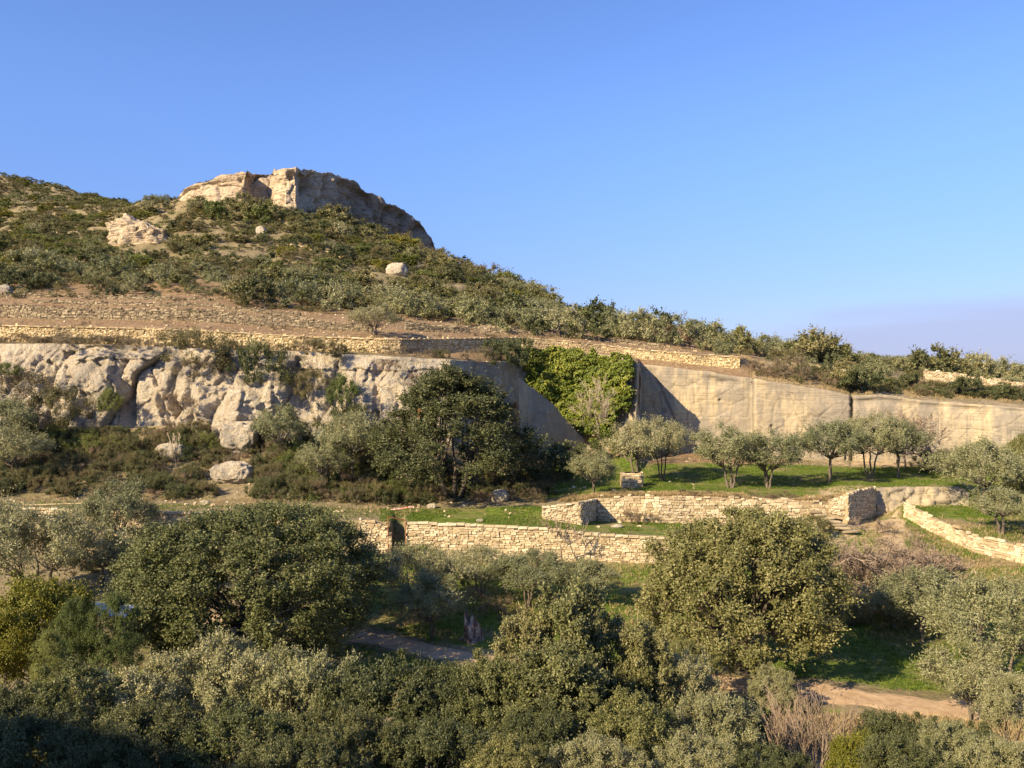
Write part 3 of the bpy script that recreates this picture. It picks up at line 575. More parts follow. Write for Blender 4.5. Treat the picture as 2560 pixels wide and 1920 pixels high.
def merge(parts):
    V, Q, T, off = [], [], [], 0
    for v, q, t_ in parts: V.append(v); Q.append(q+off); T.append(t_); off += len(v)
    return np.concatenate(V), np.concatenate(Q), np.concatenate(T)
def crown_clumps(r, W, H, z0, ncl, cr, shape='round', lump=.25, low=.35, seed=0, lean=(0, 0)):
    """W radius, H crown height, z0 crown base. returns centres, radii, outward"""
    k = ncl*3; d = unit(r.standard_normal((k, 3))); d = d[(d[:, 2] > -.75)][:ncl]; n = len(d)
    rad = r.uniform(.35, 1, n)**.3
    lf = np.clip(1+lump*fbm(d[:, 0]*1.7+seed*3.1, d[:, 1]*1.7, d[:, 2]*1.7, 2, seed)*1.6, .6, 1.22)
    p = d*(rad*lf)[:, None]
    if shape == 'cone': tz = (p[:, 2]+1)/2; p[:, :2] *= np.clip(1.25-1.0*tz, .12, 1)[:, None]
    if shape == 'spire':
        tz = (p[:, 2]+1)/2; p[:, :2] *= np.clip(1.15-.6*tz, .3, 1)[:, None]; p[:, 2] += .22*np.sin(p[:, 0]*9+seed)*tz
    if shape == 'flat': p[:, 2] = np.where(p[:, 2] < 0, p[:, 2]*.45, p[:, 2]); 
    if shape == 'dome': p[:, 2] = np.where(p[:, 2] < -.2, -.2+(p[:, 2]+.2)*1., p[:, 2]); p[:, :2] *= np.clip(1.0+.15*(-p[:, 2]), .5, 1.2)[:, None]
    c = p*np.array([W, W, H/2]); c[:, 2] += z0+H/2; c[:, 0] += lean[0]*(c[:, 2]/ (z0+H)); c[:, 1] += lean[1]*(c[:, 2]/(z0+H))
    cc = np.array([lean[0]*.5, lean[1]*.5, z0+H*.35]); o = unit(c-cc)
    return c, cr*r.uniform(.7, 1.3, n), o
def limb(r, a, b, ra, rb, n=7, wob=.06):
    t_ = np.linspace(0, 1, n)[:, None]; L = np.linalg.norm(b-a)
    mid = (a+b)/2+np.array([0, 0, -.12*L])*0+r.standard_normal(3)*wob*L
    q = (1-t_)**2*a+2*t_*(1-t_)*mid+t_**2*b
    q[1:-1] += r.standard_normal((n-2, 3))*wob*L*.25
    return q, ra+(rb-ra)*t_[:, 0]**.8
def trunk_mesh(r, stems, centers, tr, z_split, name, mat, nl=14, sides=6):
    """stems: list of base xy offsets; limbs fan out to clump centres"""
    paths = []; tops = []
    cc = centers.mean(0)
    for sxo, syo in stems:
        a = np.array([sxo*.25, syo*.25, -.3]); b = np.array([sxo+cc[0]*.3, syo+cc[1]*.3, z_split*r.uniform(.85, 1.15)])
        q, rr = limb(r, a, b, tr, tr*.7, 8, .05); rr[0] *= 1.35; paths.append((q, rr)); tops.append(b)
    idx = r.permutation(len(centers))[:nl*len(stems)]
    for j, i in enumerate(idx):
        b = tops[np.argmin([np.linalg.norm(centers[i][:2]-t_[:2])+r.random()*.8 for t_ in tops])]
        q, rr = limb(r, b, centers[i], tr*.42, tr*.06, 7, .08); paths.append((q, rr))
    V, Q = tubes(paths, sides); return mesh_np(name, V, Q, mat, smooth=True)
PROTO = {}
SHP = {'olive': 1.22}
def proto_tree(key, seed, W, H, z0, ncl, cr, nsp, nl, ll, lw, leafmat, barkmat='bark', shape='round', lump=.25, up=.3, out_b=.6, stems=((0, 0),), tr=.2, zs=None, spread=1., lean=(0, 0), inner=True, nlimb=14, extra=None, start=.3, droop=0):
    r = np.random.default_rng(seed)
    c, cr_, o = crown_clumps(r, W, H, z0, ncl, cr, shape, lump, seed=seed, lean=lean)
    parts = [foliage_pts(r, c, cr_, o, nsp, nl, ll, lw, up, spread, start, out_b, droop=droop)]
    if inner:  # sparse larger leaves inside so that the crown closes up
        c2 = c*np.array([.8, .8, 1])+np.array([0, 0, -.05*H]); parts.append(foliage_pts(r, c2, cr_*1.0, o, max(4, nsp//4), nl//2+1, ll*1.2, lw*1.4, 0, 1.5, 0, .2))
    V, Q, T = merge(parts)
    crown = mesh_np('crown', V, Q, M[leafmat], {'tint': ('FACE', T)})
    tm = trunk_mesh(r, stems, c, tr, zs or z0*1.05+.3, 'trunk', M[barkmat], nlimb) if tr else None
    ex = []
    if extra:
        for (mt, cnt) in extra:
            i = r.permutation(len(c))[:cnt]; v, q, t_ = foliage_pts(r, c[i]+o[i]*cr*.4, cr_[i]*.9, o[i], nsp//3, nl, ll, lw, up); ex.append(mesh_np('dead_leaves', v, q, M[mt], {'tint': ('FACE', t_)}))
    PROTO[key] = (crown, tm, ex, (W, H, z0))
# ncl, cr, nsp, nl tuned per kind
proto_tree('oakA', 101, 5.2, 8.6, 1.0, 340, .80, 34, 11, .145, .088, 'oak', 'barkdark', 'round', .30, .35, .8, tr=.38, zs=2.5, stems=((0, 0), (.5, .3)))
proto_tree('oakB', 102, 7.8, 10.5, .1, 700, .90, 30, 10, .155, .09, 'oak', 'barkdark', 'round', .09, .45, .8, tr=.42, zs=2.5, stems=((0, 0), (-.6, .2)))
proto_tree('oakC', 103, 6.5, 12.0, 1.8, 300, 1.0, 28, 11, .18, .11, 'oakdark', 'barkdark', 'cone', .42, .35, .8, tr=.24, zs=3.2, stems=((-1.2, 0), (.1, 0), (1.3, .2)), extra=[('rust', 6)])
OL = dict(leafmat='olive', up=.75, out_b=.5, spread=1.0, shape='flat')
proto_tree('oliveA', 111, 2.6, 3.6, 1.5, 60, .85, 26, 10, .17, .055, stems=((-.5, 0), (.1, .1), (.6, 0)), tr=.11, zs=1.8, lump=.35, **OL)
proto_tree('oliveB', 112, 2.9, 3.2, 1.7, 60, .9, 26, 10, .17, .055, stems=((0, 0), (.5, .2)), tr=.14, zs=1.9, lump=.4, **OL)
proto_tree('oliveC', 113, 2.2, 4.0, 1.3, 50, .85, 26, 10, .17, .055, stems=((0, 0), (-.4, 0)), tr=.10, zs=1.6, lump=.45, **OL)
proto_tree('oliveD', 114, 3.6, 3.2, 2.0, 80, .95, 26, 10, .17, .055, stems=((-.8, 0), (0, 0), (.8, .2)), tr=.11, zs=2.2, lump=.35, **OL)
PA = dict(OL); PA['leafmat'] = 'pale'
proto_tree('paleA', 121, 2.5, 3.0, .9, 60, .8, 24, 9, .17, .07, stems=((0, 0), (.4, .2)), tr=.09, lump=.4, **PA)
proto_tree('paleB', 122, 2.0, 3.4, .8, 50, .8, 24, 9, .17, .07, stems=((0, 0), (-.4, .2)), tr=.09, lump=.45, **PA)
# foreground, larger share of the picture: finer leaves
proto_tree('foreGold', 131, 2.9, 7.0, .6, 200, .60, 24, 12, .14, .075, 'gold', 'bark', 'spire', .55, .7, .5, tr=.16, zs=1.6, stems=((0, 0), (.5, .3)))
proto_tree('forePale', 132, 3.6, 4.5, .6, 150, .56, 34, 12, .125, .055, 'pale', 'bark', 'round', .40, .7, .5, tr=.14, zs=1.6, stems=((0, 0), (.5, .3)))
proto_tree('foreOlive', 133, 3.2, 4.6, .6, 150, .56, 34, 12, .135, .05, 'olive', 'bark', 'round', .35, .7, .5, tr=.14, zs=1.6, stems=((0, 0), (.5, .3)))
proto_tree('foreDark', 134, 3.4, 4.2, .4, 150, .56, 34, 12, .115, .06, 'oakdark', 'barkdark', 'round', .35, .5, .6, tr=.14, zs=1.4, stems=((0, 0), (.5, .3)))
proto_tree('foreOak', 136, 3.2, 4.6, .4, 150, .56, 34, 12, .115, .06, 'oak', 'barkdark', 'round', .40, .5, .6, tr=.14, zs=1.4, stems=((0, 0), (.5, .3)))
proto_tree('mastic', 135, 3.2, 4.6, .3, 140, .8, 26, 11, .13, .09, 'mastic', 'bark', 'round', .35, .3, .7, tr=.14, zs=1.2)
proto_tree('conif', 137, 1.9, 4.6, .3, 120, .6, 26, 13, .15, .03, 'green', 'bark', 'round', .4, 1.1, .3, tr=.10, zs=1.0)
# shrubs: single mesh, unit width about 2 m
def proto_shrub(key, seed, W, H, ncl, cr, nsp, nl, ll, lw, mat, lump=.35, up=.5, shape='dome', spread=1., twig=0):
    r = np.random.default_rng(seed); c, cr_, o = crown_clumps(r, W, H, -.12*H, ncl, cr, shape, lump, seed=seed)
    c = c[c[:, 2] > -.05]; o = o[:len(c)]; o = unit(c-np.array([0, 0, 0.])); cr_ = cr_[:len(c)]
    V, Q, T = foliage_pts(r, c, cr_, o, nsp, nl, ll, lw, up, spread, .1, .6)
    fV, fQ, fT = foliage_pts(r, c, cr_, o, int(nsp*1.7), int(nl*1.4), ll*.68, lw*.68, up, spread, .1, .6)
    PROTO[key] = (mesh_np('shrub', fV, fQ, M[mat], {'tint': ('FACE', fT)}), None, [], (W, H, 0), (V, Q, T))
SH = dict(W=1.2, H=2.0, ncl=22, cr=.5, nsp=9, nl=7, ll=.22, lw=.13)
def sh(**k): d = dict(SH); d.update(k); return d
for key, seed, mat in (('bushA', 201, 'oakdark'), ('bushB', 202, 'hill'), ('bushC', 203, 'oak'), ('bushE', 210, 'oakdark')): proto_shrub(key, seed, mat=mat, **SH)
proto_shrub('bushG', 204, mat='green', **SH)
proto_shrub('bushO', 205, mat='pale', **sh(ll=.25, lw=.08, up=.9)); proto_shrub('bushP', 206, mat='olive', **sh(ll=.25, lw=.08, up=.9))
proto_shrub('bushS', 207, mat='scrub', **sh(H=1.5, ll=.2, lw=.07, up=.8)); proto_shrub('bushD', 208, mat='dry', **sh(H=1.3, ll=.2, lw=.05, up=.9, nsp=8))
proto_shrub('bushM', 209, mat='mastic', **SH)
proto_shrub('heathA', 211, mat='scrub', **sh(H=1.6, ncl=30, nsp=16, nl=9, ll=.14, lw=.035, up=1.2)); proto_shrub('heathB', 212, mat='oakdark', **sh(H=1.5, ncl=30, nsp=16, nl=9, ll=.13, lw=.05, up=1.0))
proto_shrub('heathC', 213, mat='dry', **sh(H=1.4, ncl=26, nsp=14, nl=8, ll=.15, lw=.03, up=1.3)); proto_shrub('heathD', 214, mat='green', **sh(H=1.5, ncl=30, nsp=16, nl=9, ll=.13, lw=.05, up=1.0))
def put_tree(key, loc, label, cat='tree', name='tree', s=1., rz=None, group=None, sxyz=None):
    crown, tm, ex, dim = PROTO[key][:4]
    root = link(name, None, loc=loc, rz=random.uniform(0, 6.28) if rz is None else rz, scale=sxyz or s, label=label, cat=cat, group=group)
    c = link('crown', crown, root)
    if tm: link('trunk', tm, root)
    for e in ex: link('dead_leaves', e, root)
    return root
def fit_tree(key, px, pyb, pyt, wpx, Y, label, name='tree', cat='tree', rz=None, dz=0, group=None):
    """tree whose foot stands at (px, Y) on the ground, whose top reaches row pyt and which is wpx wide"""
    W, H, z0 = PROTO[key][3]
    p = gp(px, Y, dz)
    if pyb is not None: p[2] = (CY-pyb)/F*Y
    ht = (CY-pyt)/F*Y-p[2]; sz = ht/(H+z0)*.97; sw = wpx/F*Y/(2*W)*(1.12 if key.startswith(('olive', 'pale')) else .97)
    root = put_tree(key, p, label, cat, name, rz=rz, sxyz=(sw, sw, sz), group=group)
    if key.startswith(('fore', 'mastic', 'conif')) and sz > 1.3*sw:
        z2 = 1.3*sw; root.scale = (sw, sw, z2); full = ht/z2
        for ch in root.children:
            if ch.name.startswith('trunk'): ch.scale = (1, 1, full/(H+z0))
            else: ch.location = (0, 0, full*.97-(H+z0))
    return root
# --- main trees
T_ = fit_tree
T_('oakB', 252, None, 506, 270, 55, 'huge dark round evergreen oak left of centre, filling the valley', 'oak_tree', rz=.4)
T_('oakA', 742, None, 503, 192, 53, 'large round sunlit evergreen oak right of centre beside the dirt path', 'oak_tree', rz=2.2)
T_('oakC', 453, None, 364, 168, 91.5, 'tall broad evergreen oak with rusty dead leaves in front of the cliff', 'oak_tree', rz=.2)
# olives below the long wall
T_('oliveD', 418, None, 552, 72, 64, 'dark shaded olive leaning over the path right of the huge oak', 'olive_tree', rz=.3)
T_('oliveC', 432, None, 578, 55, 60, 'small shaded olive with two thin stems by the path bend', 'olive_tree', rz=1.3)
T_('oliveD', 482, None, 551, 70, 68, 'pale sunlit olive with a leaning trunk, leftmost of the row below the long wall', 'olive_tree', rz=2)
T_('oliveD', 528, None, 556, 76, 66, 'spreading olive with dark stems in the middle of the row below the long wall', 'olive_tree', rz=4)
T_('oliveB', 580, None, 562, 66, 66.5, 'dark-sided olive at the right end of the row below the long wall', 'olive_tree', rz=1)
# olives on the green terrace
T_('oliveC', 594, None, 451, 36, 91, 'small pale olive on the grass just left of the stone pier', 'olive_tree', rz=1)
T_('oliveB', 636, None, 424, 52, 98, 'leaning olive with a dark trunk beside the stone pier', 'olive_tree', rz=2.6)
T_('oliveD', 662, None, 424, 52, 101, 'broad pale olive between the pier and the shadow of the quarry', 'olive_tree', rz=.5)
T_('oliveA', 731, None, 431, 62, 96, 'many-stemmed olive, left one of the pair in front of the quarry face', 'olive_tree', rz=.2)
T_('oliveA', 768, None, 436, 58, 96, 'many-stemmed olive, right one of the pair in front of the quarry face', 'olive_tree', rz=1.9)
T_('oliveB', 830, None, 424, 62, 99, 'forked olive left of the dense pair near the bare trees', 'olive_tree', rz=.9)
T_('oliveD', 870, None, 420, 60, 103, 'tall pale olive in the cluster below the bare trees', 'olive_tree', rz=3.2)
T_('oliveB', 898, None, 422, 50, 104, 'dark-edged olive at the right of the cluster below the bare trees', 'olive_tree', rz=4.2)
T_('oliveD', 985, None, 446, 78, 92, 'wide olive near the right edge above the tumbledown wall', 'olive_tree', rz=1.2)
T_('oliveB', 1002, None, 491, 60, 82, 'olive standing behind the tumbledown wall at the right edge', 'olive_tree', rz=2.2)
T_('oakA', 1022, None, 430, 34, 96, 'dark leafy tree cut by the right edge of the view above the wall', 'oak_tree', rz=2)
T_('oliveD', 1000, None, 588, 124, 50, 'big pale grey olive on the right by the path', 'olive_tree', rz=2)
T_('oliveC', 972, None, 645, 70, 45, 'smaller wispy olive leaning over the path at the right', 'olive_tree', rz=.4)
T_('oliveB', 922, None, 572, 88, 59, 'dark shaded olive between the bare thicket and the big pale one', 'olive_tree', rz=.9)
T_('oliveC', 893, None, 590, 50, 62, 'low olive bush right of the round oak', 'olive_tree', rz=.9)
# left group
T_('oliveD', 38, None, 518, 110, 62, 'big silver-green olive at the left edge', 'olive_tree', rz=.9)
T_('oliveB', -6, None, 505, 80, 64, 'silvery olive partly outside the left edge', 'olive_tree', rz=2.9)
T_('oliveC', 86, None, 502, 42, 75, 'slim olive in front of the low left wall', 'olive_tree', rz=.2)
T_('oliveC', 122, None, 483, 52, 76, 'tallest thin olive rising above the low left wall', 'olive_tree', rz=1.2)
T_('oliveB', 102, None, 540, 76, 68, 'low grey olive on the slope below the thin olives', 'olive_tree', rz=1.6)
T_('mastic', 42, None, 578, 104, 45, 'yellow-green bushy mastic tree at the left', 'mastic_tree', rz=1.2)
T_('mastic', 0, None, 610, 70, 42, 'yellow-green mastic at the left edge, lower one', 'mastic_tree', rz=3.2)
T_('conif', 72, None, 607, 42, 42, 'feathery green conifer, left of the two beside the white sheet', 'conifer', rz=1)
T_('conif', 112, None, 604, 50, 42, 'feathery green conifer, right of the two beside the white sheet', 'conifer', rz=2.1)
T_('conif', 50, None, 640, 42, 38, 'feathery green conifer standing lowest at the left', 'conifer', rz=4.1)
# trees below the cliff on the left
T_('oliveB', 0, None, 402, 66, 97, 'grey-green tree at the left edge below the cliff', 'tree', rz=1)
T_('oliveC', 12, None, 428, 50, 92, 'bushy tree at the left edge on the scrub slope', 'tree', rz=3)
T_('oliveB', 352, None, 416, 60, 95, 'pale olive left of the tall oak below the cliff', 'olive_tree', rz=2)
T_('oliveC', 325, None, 440, 40, 92, 'small pale olive lower left of the tall oak', 'olive_tree', rz=.6)
T_('oliveC', 281, None, 407, 40, 99, 'grey-green olive bush under the rounded white boulder', 'olive_tree', rz=.6)
T_('oliveC', 376, None, 306, 40, 117.5, 'lone round olive on the bare terrace above the cliff', 'olive_tree', rz=.6)
# foreground
T_('forePale', 225, None, 642, 150, 34, 'pale golden-green tree in the foreground below the huge oak', 'tree', rz=1)
T_('forePale', 135, None, 662, 140, 32, 'pale golden-green tree in the foreground at lower left', 'tree', rz=3)
T_('forePale', 305, None, 648, 130, 33, 'pale golden-green tree in the foreground below the dark oak', 'tree', rz=4)
T_('foreOak', 55, None, 672, 120, 30, 'olive-toned bushy tree in the lower left foreground', 'tree', rz=1)
T_('foreDark', -10, None, 690, 110, 28, 'dark bushy tree in the lower left corner', 'tree', rz=2)
T_('foreDark', 395, None, 662, 150, 31, 'dark glossy tree in the foreground under the path', 'tree', rz=2.5)
T_('foreDark', 455, None, 670, 120, 30, 'dark bushy tree left of the golden pointed tree', 'tree', rz=.5)
T_('foreGold', 576, None, 592, 118, 32, 'tallest golden-lit evergreen with a pointed top in the centre foreground', 'tree', rz=.5)
T_('foreOak', 608, None, 622, 110, 33, 'golden-lit evergreen just right of the tallest pointed one', 'tree', rz=1.5)
T_('foreGold', 524, None, 620, 84, 32, 'golden-lit evergreen with a narrow tip left of the tallest one', 'tree', rz=2.5)
T_('foreOak', 505, None, 660, 110, 30, 'lowest leftmost golden-lit evergreen of the centre foreground', 'tree', rz=4.5)
T_('foreGold', 560, None, 655, 120, 29, 'golden-lit evergreen in front of the tallest pointed one', 'tree', rz=5.2)
T_('foreGold', 640, None, 630, 84, 32, 'golden-brown evergreen at the right of the pointed ones', 'tree', rz=3.5)
T_('forePale', 672, None, 646, 90, 33, 'beige twiggy tree below the round oak', 'tree', rz=3.9)
T_('foreOlive', 712, None, 692, 90, 29, 'pale green tree in the foreground below the round oak trunk', 'tree', rz=1.9)
T_('foreOak', 620, None, 700, 110, 27, 'olive-toned bushy tree at the bottom centre', 'tree', rz=1.1)
T_('foreDark', 535, None, 712, 96, 26, 'dark bushy tree at the bottom left of centre', 'tree', rz=4.4)
T_('foreDark', 900, None, 716, 90, 31, 'dark evergreen mass at the lower right in the shade', 'tree', rz=1.4)
T_('foreDark', 958, None, 722, 80, 30, 'dark evergreen under the path at the lower right', 'tree', rz=3.4)
T_('mastic', 858, None, 736, 58, 26, 'bright yellow-green bush at the bottom right', 'tree', rz=3.4)
T_('foreOlive', 955, None, 722, 66, 27, 'pale sprig-topped bush at the bottom right', 'tree', rz=.4)
T_('foreOlive', 1015, None, 672, 66, 31, 'pale leafy tree in the lower right corner', 'tree', rz=2.4)
for i, (px, py, wp, Y, k) in enumerate(((40, 716, 140, 24, 'foreDark'), (150, 708, 130, 25, 'foreDark'), (250, 712, 130, 24.5, 'foreOak'), (345, 716, 120, 24, 'foreDark'), (440, 722, 120, 24, 'foreDark'), (700, 738, 90, 23.5, 'foreOlive'), (775, 752, 80, 23, 'foreDark'), (100, 735, 110, 22, 'foreDark'), (300, 738, 120, 22, 'foreDark'), (500, 744, 90, 22, 'foreOak'), (600, 736, 90, 23, 'foreOlive'), (905, 742, 100, 23, 'foreDark'), (1010, 738, 80, 24, 'foreOlive'))):
    T_(k, px, None, py, wp, Y, 'leafy evergreen bush in the row along the bottom edge of the view', 'bush', cat='bush', group='bushes along the bottom edge')
# bushes around the oak foot and path
for i, (px, py, wp, Y, k, lab) in enumerate(((690, 640, 50, 45, 'foreOak', 'leafy bush under the left side of the round oak'), (775, 668, 50, 46, 'foreOlive', 'pale low bush under the right side of the round oak'), (640, 668, 60, 40, 'foreOak', 'olive-toned bush beside the oak trunk'), (740, 706, 70, 38, 'foreOak', 'brownish bush left of the bare twigs'), (795, 722, 40, 38, 'foreOlive', 'low grey-green bush behind the bare twigs'))):
    T_(k, px, None, py, wp, Y, lab, 'bush', cat='bush')

# ------------------------------------------------------------------ bare trees
def bare(seed, H, levels, nb, spread, tr, len0=.4, up=.35, stems=1, lean=(0, 0), minr=.008, shrink=.72, zs=.0, clear=.45):
    r = np.random.default_rng(seed); paths = []
    def grow(p, d, L, rad, lev):
        n = 5; pts = [p]; dd = d.copy()
        for i in range(n-1):
            dd = unit(dd+r.standard_normal(3)*.13+np.array([0, 0, up*.12])); pts.append(pts[-1]+dd*L/(n-1))
        rs = np.linspace(rad, max(rad*.6, minr), n); paths.append((np.array(pts), rs))
        if lev == 0: return
        k = nb if lev > 1 else nb+1
        for j in range(k):
            t_ = 1. if j == 0 else r.uniform(clear if lev == levels else .45, 1.); i = min(n-1, int(t_*(n-1))); q = pts[i]
            nd = unit(dd*.9+unit(r.standard_normal(3))*spread+np.array([0, 0, up*.25])); grow(q, nd, L*shrink*r.uniform(.75, 1.15), max(rs[i]*.62, minr), lev-1)
    for s in range(stems):
        a = r.uniform(0, 6.3); d = unit(np.array([lean[0]+(.35*math.cos(a) if stems > 1 else 0), lean[1]+(.35*math.sin(a) if stems > 1 else 0), 1.])); grow(np.array([.1*math.cos(a)*(stems > 1), .1*math.sin(a)*(stems > 1), -.2]), d, H*len0, tr, levels)
    allp = np.concatenate([p for p, _ in paths]); sc_ = H/(allp[:, 2].max()); paths = [(p*sc_, rr) for p, rr in paths]
    th = max(tr*.35, minr*1.02); tr_ = [q for q in paths if q[1][0] > th]; tw = [q for q in paths if q[1][0] <= th]
    return tr_, tw
def put_bare(name, px, Y, H, label, seed, mat='twig', cat='bare tree', wscale=1., **kw):
    a, b = bare(seed, H, **kw); p = gp(px, Y); root = link(name, None, loc=p, scale=(wscale, wscale, 1), label=label, cat=cat)
    V, Q = tubes(a, 6); link('trunk', mesh_np('trunk', V, Q, M[mat], smooth=True), root)
    if not b: return root
    V, Q = tubes(b, 3); link('twigs', mesh_np('twigs', V, Q, M[mat]), root); return root
put_bare('bare_tree', 606, 112, 11.6, 'leafless pale fan-shaped tree standing in front of the ivy', 301, levels=6, nb=3, spread=.44, tr=.15, len0=.40, minr=.013, shrink=.70, wscale=1.05, clear=.9)
put_bare('bare_tree', 905, 112, 8.0, 'round leafless tree before the quarry face, left one of two', 302, mat='twigred', levels=6, nb=3, spread=.7, tr=.11, len0=.32, minr=.022, up=.2, wscale=1.3)
put_bare('bare_tree', 936, 108, 7.6, 'leafless tree with a crooked trunk before the quarry face, right one of two', 303, mat='twigred', levels=6, nb=3, spread=.65, tr=.13, len0=.36, minr=.022, up=.2, wscale=1.2)
put_bare('bare_tree', 562, 76.2, 4.6, 'small leafless tree leaning out from the long sunlit wall', 304, mat='twigred', levels=4, nb=3, spread=.55, tr=.11, len0=.5, minr=.02, lean=(0, -.32))
for i, (px, Y, H, lab) in enumerate(((872, 66, 5.6, 'purplish leafless thicket right of the round oak, left clump'), (905, 67, 5.6, 'purplish leafless thicket right of the round oak, tallest middle clump'), (938, 69, 4.6, 'purplish leafless thicket right of the round oak, right clump'))):
    put_bare('bare_thicket', px, Y, H, lab, 310+i, mat='twigred', cat='thicket', wscale=1.35, levels=5, nb=4, spread=.8, tr=.12, len0=.34, minr=.016, stems=3, up=.15)
for i, (px, Y, H, lab) in enumerate(((808, 31, 4.0, 'tangle of bare pale stems at the bottom, right of centre'), (836, 32, 3.2, 'smaller tangle of bare stems behind the pale one at the bottom'), (785, 34, 3.6, 'thin bare shoots below the round oak'))):
    put_bare('bare_shrub', px, Y, H, lab, 320+i, mat='twigred', cat='shrub', levels=3, nb=3, spread=.45, tr=.03, len0=.5, minr=.009, stems=9, up=.7)
put_bare('bare_shrub', 700, 45.5, 4.2, 'bare grey shoots left of the round oak trunk', 325, mat='twigred', cat='shrub', levels=4, nb=3, spread=.5, tr=.04, len0=.45, minr=.012, stems=6, up=.6)
put_bare('sapling', 176, 97, 4.2, 'thin pale forked sapling in front of the cliff foot', 331, levels=2, nb=2, spread=.3, tr=.05, len0=.6, minr=.03, stems=3, up=.8, cat='sapling')
put_bare('bare_shrub', 492, 112.5, 2.2, 'heap of bare brushwood on the cliff top beside the ivy', 332, mat='twigred', cat='shrub', levels=4, nb=3, spread=.7, tr=.05, len0=.4, minr=.02, stems=7, up=.1, wscale=2)
put_bare('bare_shrub', 872, 85.5, 1.9, 'little leafless bush in the sandy hollow by the shaded wall', 333, mat='twigred', cat='shrub', levels=4, nb=3, spread=.6, tr=.03, len0=.4, minr=.012, stems=4, up=.2, wscale=1.4)

# ------------------------------------------------------------------ ivy
def ivy():
    r = np.random.default_rng(77)
    poly = np.array([(527, 352), (545, 349), (580, 348), (612, 352), (634, 359), (641, 366), (638, 380), (640, 392), (631, 402), (622, 420), (610, 432), (598, 436), (582, 424), (566, 410), (551, 398), (536, 390), (527, 376)], float)
    N = 46000; P_ = np.stack([r.uniform(522, 646, N*2), r.uniform(346, 442, N*2)], 1)
    ins = np.zeros(len(P_), bool); j = len(poly)-1
    wob = 7*vnoise(P_[:, 0]*.12, P_[:, 1]*.12, 0*P_[:, 0], 5)+3*vnoise(P_[:, 0]*.5, P_[:, 1]*.5, 0*P_[:, 0], 15); Px, Py = P_[:, 0]+wob, P_[:, 1]+6*vnoise(P_[:, 0]*.15, P_[:, 1]*.15, 0*P_[:, 0]+4, 6)
    for i in range(len(poly)):
        xi, yi = poly[i]; xj, yj = poly[j]
        ins ^= ((yi > Py) != (yj > Py)) & (Px < (xj-xi)*(Py-yi)/(yj-yi+1e-9)+xi); j = i
    P_ = P_[ins][:N]; px, py = P_[:, 0], P_[:, 1]; cyv, czv = curves_at(px)
    fr = np.clip((py-356)/93., 0, 1); Yw = cyv[iFOOT]*fr+cyv[iTOP]*(1-fr); Yw = np.interp(px, [522, 535, 583, 637, 640, 648], [125, 126, 121, 113.6, 114.2, 116.5])
    X = sx(px, Yw); Z = (CY-py)/F*Yw
    f1, f2, idv = worley(X/1.1+.3*vnoise(X, Z, 0*X, 3), Z/1.0, 15)
    g = 1.1*bulge(f1, f2, .6)+1.5*fbm(X*.30, Z*.30, 0*X, 3, 21)+1.1; g = np.clip(g, .15, 3); d = g*r.random(len(X))**.16+.05
    nrm = unit(np.array([-.72, -.69, 0.])); C = np.stack([X, Yw, Z], 1)+nrm*d[:, None]
    ax = unit(np.array([0, -.25, -.8])+r.standard_normal((len(X), 3))*.6); wv = unit(np.cross(ax, nrm+r.standard_normal((len(X), 3))*.55))
    s = r.uniform(.7, 1.3, len(X)); tint = np.clip(.35*idv+.65*r.random(len(X)), 0, 1)
    v, q, t_ = leaves(C, ax, wv, .26*s, .24*s, tint)
    link('ivy', mesh_np('ivy', v, q, M['ivy'], {'tint': ('FACE', t_)}), label='thick green ivy curtain hanging over the quarry corner', cat='ivy')
ivy()

# ------------------------------------------------------------------ hillside vegetation
def region_scatter(r, n, px0, px1, y0, y1, accept=None):
    px = r.uniform(px0, px1, n*3); u = r.random(n*3); Y = np.sqrt(y0**2+(y1**2-y0**2)*u); X, Yv, z = ground(px, Y)
    ok = np.ones(len(px), bool) if accept is None else accept(px, Y, X, z, r)
    i = np.where(ok)[0][:n]; return px[i], X[i], Y[i], z[i]
def stuff_mesh(name, recs, label, cat):
    V, Q, T, mi, off = [], [], [], [], 0; mats = []; r = np.random.default_rng(5)
    for key, loc, s, a in recs:
        v, q, t_ = PROTO[key][4]; m = PROTO[key][0].materials[0]
        if m not in mats: mats.append(m)
        ca, sa = math.cos(a), math.sin(a); vv = v*np.array(s); vv = np.stack([vv[:, 0]*ca-vv[:, 1]*sa, vv[:, 0]*sa+vv[:, 1]*ca, vv[:, 2]], 1)+loc
        V.append(vv); Q.append(q+off); T.append(np.clip(t_+r.normal()*.12, 0, 1)); mi.append(np.full(len(q), mats.index(m))); off += len(v)
    me = mesh_np(name, np.concatenate(V), np.concatenate(Q), None, {'tint': ('FACE', np.concatenate(T))})
    for m in mats: me.materials.append(m)
    me.polygons.foreach_set('material_index', np.concatenate(mi).astype(np.int32)); me.update()
    link(name, me, kind='stuff', label=label, cat=cat)
LAB = {'bushA': ('evergreen_bush', 'dark evergreen bush scattered on the scrub hillside', 'dark evergreen bushes on the hillside'),
       'bushG': ('green_bush', 'fresh green bush on the left hillside scrub', 'fresh green bushes on the hillside'),
       'bushO': ('pale_bush', 'pale silvery bush on the lower hillside', 'pale silvery bushes on the hillside'),
       'bushS': ('brown_bush', 'low brownish bush on the hillside', 'low brownish bushes on the hillside')}
LAB['bushB'] = LAB['bushC'] = LAB['bushE'] = LAB['bushA']; LAB['bushM'] = LAB['bushG']; LAB['bushP'] = LAB['bushO']; LAB['bushD'] = LAB['bushS']
recs = []
